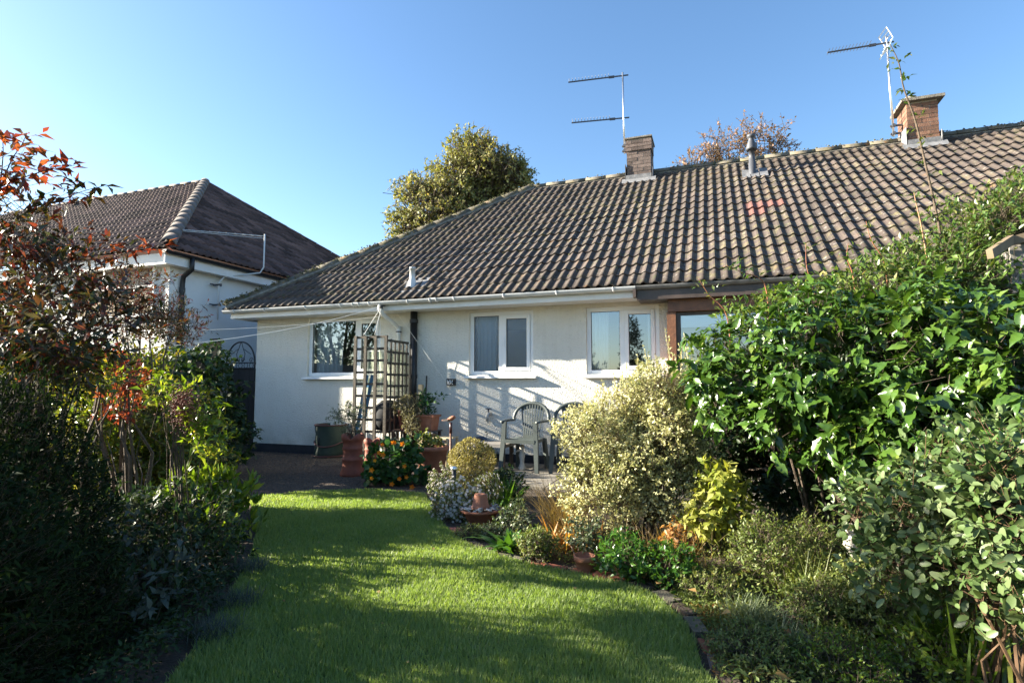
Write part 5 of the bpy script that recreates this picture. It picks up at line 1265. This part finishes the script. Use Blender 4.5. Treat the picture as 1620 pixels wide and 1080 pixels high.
bush('border_plant', 'bright green leafy plant below the yellow leaved shrub', 1060,925, .17,.22,.034, Lm['strap'], 230)
bush('brown_seed_head', 'drooping brown faded plant in the right border', 1075,905, .09,.28,.04, Lm['bronze'], 80, hang=.8)
bush('grey_herb', 'silvery feathery herb left of the pale stone ornament', 1235,890, .20,.34,.016, Lm['greybush'], 700)
bush('grey_herb', 'taller feathery grey herb under the glossy shrub', 1300,880, .20,.36,.018, Lm['greybush'], 600)
bush('border_plant', 'fine leaved green plant in the near right border', 1400,1010, .22,.22,.022, Lm['fern'], 800)
bush('border_plant', 'leafy plant at the foot of the silver leaved shrub', 1310,990, .18,.22,.020, Lm['fern'], 700)
bush('border_plant', 'yellowing leafy plant near the bottom right corner', 1480,1070, .18,.20,.03, Lm['skimmia'], 200)
bush('low_herb', 'small grey green mat plant by the pebble bowl', 745,850, .14,.08,.014, Lm['fern'], 300)
bush('low_herb', 'low silvery plant between the bowl and the tongue leaves', 775,850, .12,.09,.014, Lm['variegated'], 260)
bush('shady_plant', 'dark leaved clump behind the pebble bowl', 800,790, .20,.26,.05, Lm['dark'], 160)
bush('wiry_plant', 'tall wiry green plant between the yellow shrub and the stone ornament', 1215,930, .22,.40,.024, Lm['fern'], 520)
bush('wiry_plant', 'open wiry plant just left of the stone ornament', 1290,925, .20,.38,.022, Lm['fern'], 520)
bush('wiry_plant', 'yellow green sprawling plant in front of the stone ornament', 1360,960, .20,.26,.024, Lm['fern'], 520)
bush('border_plant', 'small leaved green mound at the bend of the brick edging', 1120,945, .16,.13,.016, Lm['fern'], 520)
bush('border_plant', 'low leafy mound between the two blue tufts', 1200,1045, .18,.12,.018, Lm['fern'], 520)
bush('border_plant', 'low mound at the bottom edge beside the second blue tuft', 1340,1068, .20,.14,.018, Lm['skimmia'], 420)
# big yellowed fallen leaves
P = sample_poly(bed, 46); pos = np.column_stack([P, rng.uniform(.04,.10,46)]); 
o = leaves_obj('fallen_leaves', ovate(.42,.10,.15), pos, norm(rng.normal(size=(46,3))*[1,1,.3]), norm(rng.normal(size=(46,3))*.4+[0,0,1]), rng.uniform(.04,.085,46), Lm['fallen']); tag(o, 'scattered yellow and brown fallen leaves in the right border', 'fallen leaves', kind='stuff')

# ---------- box ball, daisies
bb = at_depth(745,731,5.75)
shrub('box_ball', 'round clipped golden green ball bush left of the chairs', 'topiary', (bb[0],bb[1],0), [(bb,(.235,.235,.235)), ((bb[0],bb[1],bb[2]-.14),(.2,.2,.2),.5)], diamond(.28), .016, Lm['box'], 2600, 6, .02, stems=8, shell=.86, outward=1.0, up=.2, bump=.06, sr=.008, twig_r=.0008)
dz = at_ground(716,815)
td1, tp, tdd = shrub('daisy_clump', 'mound of small white daisies at the lawn corner below the ball bush', 'flowers', (dz[0],dz[1]+.1,0),
      [E(722,785,5.1,.22,.2,.16), E(705,765,5.4,.16,.2,.18), E(745,795,5.0,.16,.16,.12), E(705,820,4.95,.14,.12,.10), E(770,775,5.2,.16,.12,.14), E(735,815,4.9,.14,.1,.10), E(715,800,5.0,.2,.16,.12)], O_, .018, Lm['fern'], 2000, 6, .03, stems=6, shell=.4, sr=.004)
sel = tp[rng.choice(len(tp), 800, replace=False)]; dsel = norm(sel-np.array([dz[0],dz[1]+.15,.1])); 
nf = len(sel); petal = diamond(.22)
pos = np.repeat(sel+dsel*.03, 6, 0); ang = np.tile(np.arange(6)*1.047, nf); fx = norm(np.cross(dsel+[0,0,.01], [0.2,.9,.1])); fy = np.cross(dsel, fx)
dr = np.repeat(fx, 6, 0)*np.cos(ang)[:, None]+np.repeat(fy, 6, 0)*np.sin(ang)[:, None]
o = leaves_obj('flower', petal, pos, dr, np.repeat(dsel, 6, 0),   .015, Lm['white'], td1); o['kind'] = 'stuff'
# ---------- nasturtium
nb_ = at_ground(628,765)
tn, tpn, tdn = shrub('nasturtium', 'nasturtium mound with round leaves and orange flowers by the chimney pots', 'flowers', (nb_[0],nb_[1]+.15,0), [E(625,730,6.75,.29,.25,.24), E(600,752,6.7,.16,.2,.14), E(655,748,6.7,.16,.2,.16), E(650,705,6.9,.14,.14,.12,.6)], roundleaf(), .062, Lm['round'], 250, 4, .06, n_ind=200, stems=8, shell=.5, sr=.006)
fl = [(700,622),(702,637),(716,600),(703,605),(719,606),(743,588),(756,588),(754,643),(765,620),(770,652),(737,640),(700,625),(757,632),(728,593)]
sel = [W(b_, a_, 6.42) for a_, b_ in fl]; pos = []; dr = []; up = []
for c in sel:
    for k in range(5):
        a = 1.2566*k; pos.append(c); dr.append(norm(cr*math.cos(a)+cu*math.sin(a)-cf*.5)); up.append(-cf)
for i in range(len(sel)):
    s5 = slice(i*5, i*5+5); leaves_obj('flower', ovate(.45,.05,.2), np.array(pos[s5]), np.array(dr[s5]), np.array(up[s5]), .034*random.uniform(.7,1.1), Lm['orange'], tn)
# ---------- pots' plants
ot = W(556,665,7.25)
shrub('olive_tree', 'young olive plant growing in the ribbed chimney pot', 'plant', (q1p[0],q1p[1],.45), [((q1p[0]-.02,q1p[1],.62),(.12,.1,.14)), ((q1p[0]-.22,q1p[1],.78),(.16,.1,.10)), ((q1p[0]+.08,q1p[1],.80),(.12,.1,.14)), ((q1p[0]-.1,q1p[1],.85),(.12,.1,.12))], ovate(.13,.03,.1), .045, Lm['olive'], 130, 7, .08, stems=9, shell=.2, sr=.006)
shrub('grey_bush', 'rounded grey green bush spilling from the pot on the stand', 'plant', (-4.42,7.52,.80), [((-4.40,7.5,.86),(.22,.2,.17)), ((-4.28,7.4,.72),(.14,.12,.16)), ((-4.22,7.3,.60),(.12,.1,.16))], O_, .024, Lm['greybush'], 950, 6, .04, stems=7, shell=.5, sr=.005)
shrub('potted_plant', 'bright green leafy plant in the square trough on the stand', 'plant', (-4.08,7.52,.72), [((-4.10,7.5,.92),(.12,.1,.16)), ((-3.86,7.45,1.0),(.1,.05,.04),.4)], O_, .06, Lm['round'], 60, 5, .07, stems=6, shell=.2, sr=.004)
shrub('potted_plant', 'green seedlings in the wide terracotta pot', 'plant', (qb[0],qb[1],qbr-.05), [((qb[0],qb[1],qbr+.03),(.15,.15,.08)), ((qb[0]-.12,qb[1],qbr+.08),(.1,.1,.12),.6)], roundleaf(6), .035, Lm['fern'], 110, 5, .04, stems=6, shell=.2, sr=.003)
shrub('dark_plant', 'small dark plant at the wall foot right of the bird stake', 'plant', (-3.22,7.75,0), [((-3.22,7.75,.20),(.14,.12,.18)), ((-3.22,7.75,.44),(.03,.03,.08),.3)], O_, .03, Lm['dark'], 150, 6, .04, stems=4, shell=.2, sr=.004)

# ================================================================ LEFT SIDE
# clipped dark hedge, nearest
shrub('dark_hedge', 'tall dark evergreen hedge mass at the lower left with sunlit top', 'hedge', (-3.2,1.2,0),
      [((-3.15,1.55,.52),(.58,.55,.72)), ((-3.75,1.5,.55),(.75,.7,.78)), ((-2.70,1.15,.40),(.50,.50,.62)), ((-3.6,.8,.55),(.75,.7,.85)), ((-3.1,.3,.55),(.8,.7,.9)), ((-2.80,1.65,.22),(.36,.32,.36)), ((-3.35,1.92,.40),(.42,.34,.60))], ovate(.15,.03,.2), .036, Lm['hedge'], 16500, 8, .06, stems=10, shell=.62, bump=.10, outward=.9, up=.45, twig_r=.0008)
# nandina at the upper left
shrub('heavenly_bamboo', 'tall red and green leaved shrub against the sky at the upper left', 'shrub', G(60,3.3),
      [E(20,470,3.2,.40,.35,.35), E(110,520,2.95,.30,.28,.25), E(90,430,3.2,.26,.26,.18), E(20,340,3.1,.20,.2,.22,.7), E(60,375,3.1,.22,.2,.12,.6), E(170,470,3.0,.15,.18,.12,.5), E(0,270,3.0,.13,.13,.12,.5)],
      ovate(.16,.04,.25), .062, Lm['nandina'], 520, 7, .13, n_ind=300, stems=20, shell=.2, spread=.7, up=.2, bump=.4, sr=.009, smooth=True)
def spray(label, pts, m, k=14, leaf=.078):
    shoot(label, pts, .004, leaf, m, k, nm='leaf_spray')
spray('orange red leaf spray highest at the left edge', [W(-10,330,3.0),W(15,260,3.0),W(35,228,3.0),W(42,210,3.0)], Lm['nandred'], 10)
spray('coral leaf spray pointing right against the sky', [W(-10,300,3.0),W(40,280,3.0),W(80,268,3.0),W(118,262,3.0)], Lm['nandred'], 14)
spray('dark red leaf spray reaching right below the coral spray', [W(40,330,3.0),W(90,318,3.0),W(130,303,3.0),W(165,294,3.0)], Lm['nandina'], 10)
spray('upright dark red spray on the left edge of the sky', [W(0,300,3.0),W(5,240,3.0),W(2,205,3.0)], Lm['nandred'], 8)
spray('thin red spray before the neighbour eaves', [W(150,420,3.2),W(200,400,3.2),W(235,392,3.2),W(265,388,3.2)], Lm['nandred'], 9)
spray('fine dark spray before the neighbour wall', [W(170,500,4.2),W(240,460,4.2),W(275,435,4.2)], Lm['nandina'], 12, .045)
spray('lower dark maple like spray by the black downpipe', [W(200,540,4.4),W(270,515,4.4),W(330,500,4.4)], Lm['nandina'], 14, .045)
# leafy mass in the middle left, backlit
shrub('mixed_shrub', 'sunlit yellow green shrub mass behind the dark hedge', 'shrub', G(250,4.7),
      [E(250,650,5.3,.46,.40,.26), E(310,710,5.2,.28,.3,.26), E(240,740,5.2,.42,.35,.32), E(300,790,5.1,.34,.3,.24), E(170,630,5.3,.46,.35,.26), E(170,720,5.1,.4,.35,.36), E(215,570,5.5,.4,.3,.16,.4), E(240,800,5.0,.3,.3,.2), E(200,760,4.7,.34,.25,.26), E(150,690,4.7,.34,.25,.24), E(280,740,4.8,.26,.22,.22)],
      ovate(.2,.05,.2), .056, Lm['yellowgreen'], 2900, 7, .10, n_ind=250, stems=10, shell=.35, up=.35, bump=.35, sr=.009)
shrub('mixed_shrub', 'open airy yellow green shrub nearer than the others at the left of the lawn', 'shrub', G(230,4.2),
      [E(230,660,4.8,.38,.25,.24), E(180,700,4.8,.34,.25,.28), E(260,730,4.8,.30,.25,.26), E(150,620,4.8,.34,.25,.18)],
      ovate(.2,.05,.2), .050, Lm['yellowgreen'], 520, 6, .10, stems=12, shell=.3, up=.4, bump=.35, sr=.007)
shrub('mixed_shrub', 'loose backlit leaf tops over the dark hedge at the left edge', 'shrub', G(60,3.3),
      [E(60,560,3.25,.34,.3,.12), E(130,590,3.3,.24,.25,.10), E(10,540,3.1,.25,.25,.12)],
      ovate(.2,.05,.2), .045, Lm['yellowgreen'], 420, 6, .09, stems=8, shell=.3, up=.5, bump=.4, sr=.006)
shrub('mixed_shrub', 'dark purple red fine leaved shrub beside the neighbour downpipe', 'shrub', G(250,5.4),
      [E(240,500,5.4,.36,.3,.28), E(200,450,5.2,.3,.3,.2,.6), E(290,520,5.6,.26,.2,.16,.6)], ovate(.12,.03,.3), .05, Lm['nandina'], 520, 7, .10, stems=10, shell=.2, bump=.4)
for i, (px, py, r, lab) in enumerate([(190,640,.13,'red and orange leaf cluster low in the left shrubs'),(215,600,.12,'second red leaf cluster above the berries'),(60,560,.14,'orange red leaf cluster over the dark hedge'),(165,575,.12,'scattered coral leaf cluster nearer the hedge')]):
    c = W(px, py, 4.1 if i != 2 else 3.0); shrub('red_leaf_shrub', lab, 'shrub', (c[0],c[1],0), [(c,(r,r,r*.8))], O_, .045, Lm['nandred'], 45, 6, .06, stems=4, shell=.2)
# berry cluster
c = W(295,640,3.7)
t = thing('berry_shrub', 'dull red berry heads with curled leaves right of the left shrubs', 'shrub', (c[0],c[1],0))
V, F = lumps(900, lambda: Vector(W(random.gauss(292,13), random.gauss(645,17), 3.7+random.uniform(-.08,.08))), .006, .010); o = link('berries', np_mesh('berries', V, F), Lm['berry'], t, True); o['kind'] = 'stuff'
mb = MB()
for k in range(9): mb.tube([(c[0]+random.uniform(-.1,.1),c[1]+random.uniform(-.1,.1),0), tuple(W(280+random.uniform(-10,10),720,3.7)), tuple(W(292+random.uniform(-25,25),645+random.uniform(-20,30),3.7))], [.007,.005,.002], 5)
mb.build('stem', M['bark'], t)
shrub('variegated_sprig', 'pale edged curling leaves around the berry heads', 'shrub', G(315,4.0), [E(325,655,3.7,.12,.1,.10), E(325,700,3.7,.12,.1,.10), E(285,610,3.7,.1,.1,.06,.6), E(250,620,3.8,.12,.1,.08,.6)], ovate(.2,.08,.4), .06, Lm['skimmia'], 66, 6, .06, stems=6, shell=.2, sr=.005)
# skimmia / photinia with upright sunlit leaves
shrub('upright_leaf_shrub', 'broad yellow green upright leaves catching sun at the lawn corner', 'shrub', G(345,4.3),
      [E(345,790,4.4,.24,.22,.20), E(310,800,4.2,.24,.22,.24), E(375,830,4.4,.16,.18,.16,.7), E(330,860,4.0,.2,.2,.2,.6)], ovate(.19,.04,.0), .085, Lm['skimmia'], 230, 7, .07, n_ind=300, stems=12, shell=.5, up=1.3, spread=.5, outward=.4, sr=.008, smooth=True)
# shaded planting at the foot
shrub('white_edged_plant', 'white edged pointed leaves in the dark lower left border', 'plant', G(240,3.0), [E(230,900,3.0,.30,.3,.20), E(200,980,2.7,.25,.2,.18), E(190,850,3.2,.25,.2,.2), E(280,930,3.2,.22,.2,.16)], ovate(.22,.05,.3), .055, Lm['lavender'], 150, 6, .06, n_ind=0, stems=6, shell=.3, up=.6)
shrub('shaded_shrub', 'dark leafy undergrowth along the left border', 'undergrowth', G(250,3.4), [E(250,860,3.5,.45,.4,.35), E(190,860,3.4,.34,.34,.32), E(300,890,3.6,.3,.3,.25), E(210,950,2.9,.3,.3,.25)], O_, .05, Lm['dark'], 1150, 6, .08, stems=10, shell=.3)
for px, py, lab in ((368,960,'grey lavender tuft overhanging the lawn at the left'),(335,1010,'nearer grey lavender tuft in deep shade'),(395,905,'small grey tuft at the lawn bend')):
    tuft('lavender', lab, 'lavender', px, py, 380, .14, .003, Lm['lavender'], .9,.5,.06)
lb = [(-1.3,.3),(-1.6,.9),(-2.05,1.6),gp(325,1000),gp(365,930),gp(392,870),gp(396,825),gp(385,790),gp(250,800),(-6,3),(-4.5,.3)]
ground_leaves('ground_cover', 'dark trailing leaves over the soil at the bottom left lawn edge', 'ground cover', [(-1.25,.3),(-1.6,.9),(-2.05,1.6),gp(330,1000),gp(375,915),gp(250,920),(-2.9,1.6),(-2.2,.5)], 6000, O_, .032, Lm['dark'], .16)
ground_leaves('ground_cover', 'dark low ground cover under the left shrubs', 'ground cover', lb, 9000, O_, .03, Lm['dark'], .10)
# dark climber by the gate
shrub('gate_climber', 'deep green leafy climber in front of the iron gate', 'climber', at_ground(345,720),
      [E(330,640,7.6,.50,.4,.45), E(300,600,7.4,.45,.35,.40), E(360,690,7.5,.34,.3,.32), E(290,680,7.0,.5,.4,.4), E(255,620,6.6,.5,.4,.45), E(330,570,7.9,.30,.25,.2,.7)], ovate(.32,.05,.2), .085, Lm['dark'], 1100, 6, .12, stems=12, shell=.5, hang=.5)
tuft('sword_leaf_plant', 'green strap leaved plant in the shade below the gate climber', 'plant', 365,733, 90, .36,.028, Lm['strap'], .8,.4,.08)
# white pot seen through the leaves
# ---------- trees behind
def tree(name, label, base, trunk_h, ells, leaf, m, ntips, k, twig, shell=.4, bump=.3, tr=.2, stems=26):
    t = thing(name, label, 'tree', base); tips, td = shell_points(ells, ntips, shell, bump)
    pos, ld, lu, tw = clustered(tips, td, k, twig, 1.0, .6, .2)
    o = leaves_obj('crown', ovate(.34,.06,.15), pos, ld, lu, leaf*rng.uniform(.6,1.3,len(pos)), m, t); o['kind'] = 'stuff'
    mb = MB(); b = Vector(base); top = b+Vector((0,0,trunk_h)); mb.tube([b, b.lerp(top,.5)+Vector((.1,.05,0)), top], [tr,tr*.8,tr*.6], 9)
    for i in range(stems):
        e = Vector(tips[rng.integers(len(tips))]); s0 = b.lerp(top, random.uniform(.55,1)); m1 = s0.lerp(e,.5)+Vector((0,0,.3)); mb.tube([s0,m1,e], [tr*.32,tr*.18,tr*.05], 5)
    mb.build('trunk', M['bark'], t, True)
    V, F = twigs_mesh(tips, tw, twig*1.5, .012); o = link('twigs', np_mesh('twigs', V, F), M['bark'], t); o['kind'] = 'stuff'
    return t
td_ = 19.0; B = G(730,td_)
tree('broadleaf_tree', 'large bushy tree turning yellow brown behind the left end of the roof', tuple(B), 3.4,
     [E(745,300,td_,1.6,1.6,1.35), E(690,345,td_,1.35,1.4,1.15), E(790,285,td_,1.15,1.3,.85), E(750,245,td_,.85,.9,.6), E(650,375,td_,.65,.8,.8,.8), E(665,300,td_,.65,.8,.45,.8), E(815,270,td_,.5,.8,.4,.7), E(775,350,td_,1.4,1.2,1.2), E(640,420,td_,.7,.9,.7,.7)], .105, Lm['tree'], 4600, 9, .26, shell=.35, bump=.35)
td_ = 22.0; B = G(1170,td_)
tree('rowan_tree', 'sparse rusty pink leaved tree top showing over the ridge right of the left chimney', tuple(B), 6.0,
     [E(1130,235,td_,.65,.7,.75), E(1105,255,td_,.9,.7,.35), E(1190,220,td_,.95,.8,.70), E(1225,235,td_,.6,.7,.5), E(1257,240,td_,.22,.3,.45,.4), E(1165,270,td_,1.5,.8,.7)],   .095, Lm['rowan'], 480, 7, .26, shell=.25, bump=.5, tr=.14, stems=30)
# conifers behind the camera, seen mirrored in the right window, and boundary hedges beyond the frame
for (x, y, h, r, lab) in ((-3.55,-9.0,4.2,.55,'narrow dark conifer behind the viewer mirrored in the right window'),(-1.9,-10,3.4,.5,'shorter dark conifer behind the viewer beside the narrow one')):
    shrub('conifer', lab, 'tree', (x,y,0), [((x,y,h*.30),(r*1.1,r*1.1,h*.32)), ((x,y,h*.62),(r*.8,r*.8,h*.30)), ((x,y,h*.85),(r*.45,r*.45,h*.17))], O_, .10, Lm['hedge'], 1100, 6, .15, stems=6, shell=.6)
for (x, y, h, r, lab) in ((-16.5,-5.5,7.0,2.6,'round dark tree behind the viewer mirrored in the left window'),(-12.6,-7.5,5.2,1.5,'smaller dark tree behind the viewer beside the round one'),(-7.0,-9,3.6,1.6,'bushy dark tree behind the viewer mirrored in the frosted window')):
    shrub('garden_tree', lab, 'tree', (x,y,0), [((x,y,h*.62),(r,r,h*.38)), ((x+.5,y,h*.4),(r*.9,r*.9,h*.34))], O_, .16, Lm['dark'], 1500, 7, .28, stems=14, shell=.5, sr=.12)
shrub('boundary_hedge', 'tall hedge behind the viewer across the end of the garden', 'hedge', (0,-7,0),
      [((-5.5,-7.5,1.0),(1.6,.8,1.3)), ((0,-8,1.0),(2.0,.8,1.2)), ((3,-7.5,1.1),(2.0,.8,1.5)), ((-2.8,-7.6,.8),(1.6,.7,1.1))], O_, .12, Lm['hedge'], 2600, 6, .2, stems=10, shell=.6)

# ================================================================ LAWN GRASS
n = 230000; P = sample_poly(lawn_poly, n*2); dist = np.hypot(P[:,0], P[:,1]); keepp = rng.uniform(0,1,len(P)) < np.clip(2.4/dist, 0, 1); P = P[keepp][:n]; n = len(P); dist = np.hypot(P[:,0], P[:,1])
h = rng.uniform(.018,.038,n)*(1+.25*np.sin(P[:,0]*9)*np.sin(P[:,1]*8)); az = rng.uniform(0,6.283,n); w = (.0016+.0006*dist)*rng.uniform(.7,1.3,n); ln = rng.uniform(.1,.9,n)
s_ = np.column_stack([-np.sin(az), np.cos(az), np.zeros(n)]); a_ = np.column_stack([np.cos(az), np.sin(az), np.zeros(n)])
b0 = np.column_stack([P, np.full(n,.010)])
V = np.stack([b0-s_*w[:,None], b0+s_*w[:,None], b0+a_*(h*ln)[:,None]+np.array([0,0,1])*h[:,None]], 1).reshape(-1,3); F = np.arange(3*n).reshape(-1,3)
me = np_mesh('grass', V, F); o = link('grass', me, Lm['grass']); tag(o, 'short mown green grass covering the curved lawn', 'grass', kind='stuff')
# scattered litter on the lawn
P = sample_poly(lawn_poly, 60); o = leaves_obj('lawn_litter', ovate(.4,.1,.1), np.column_stack([P, np.full(60,.03)]), norm(rng.normal(size=(60,3))*[1,1,.2]), norm(rng.normal(size=(60,3))*.4+[0,0,1]), rng.uniform(.012,.03,60), Lm['fallen']); tag(o, 'few small dry leaves lying on the lawn', 'fallen leaves', kind='stuff')
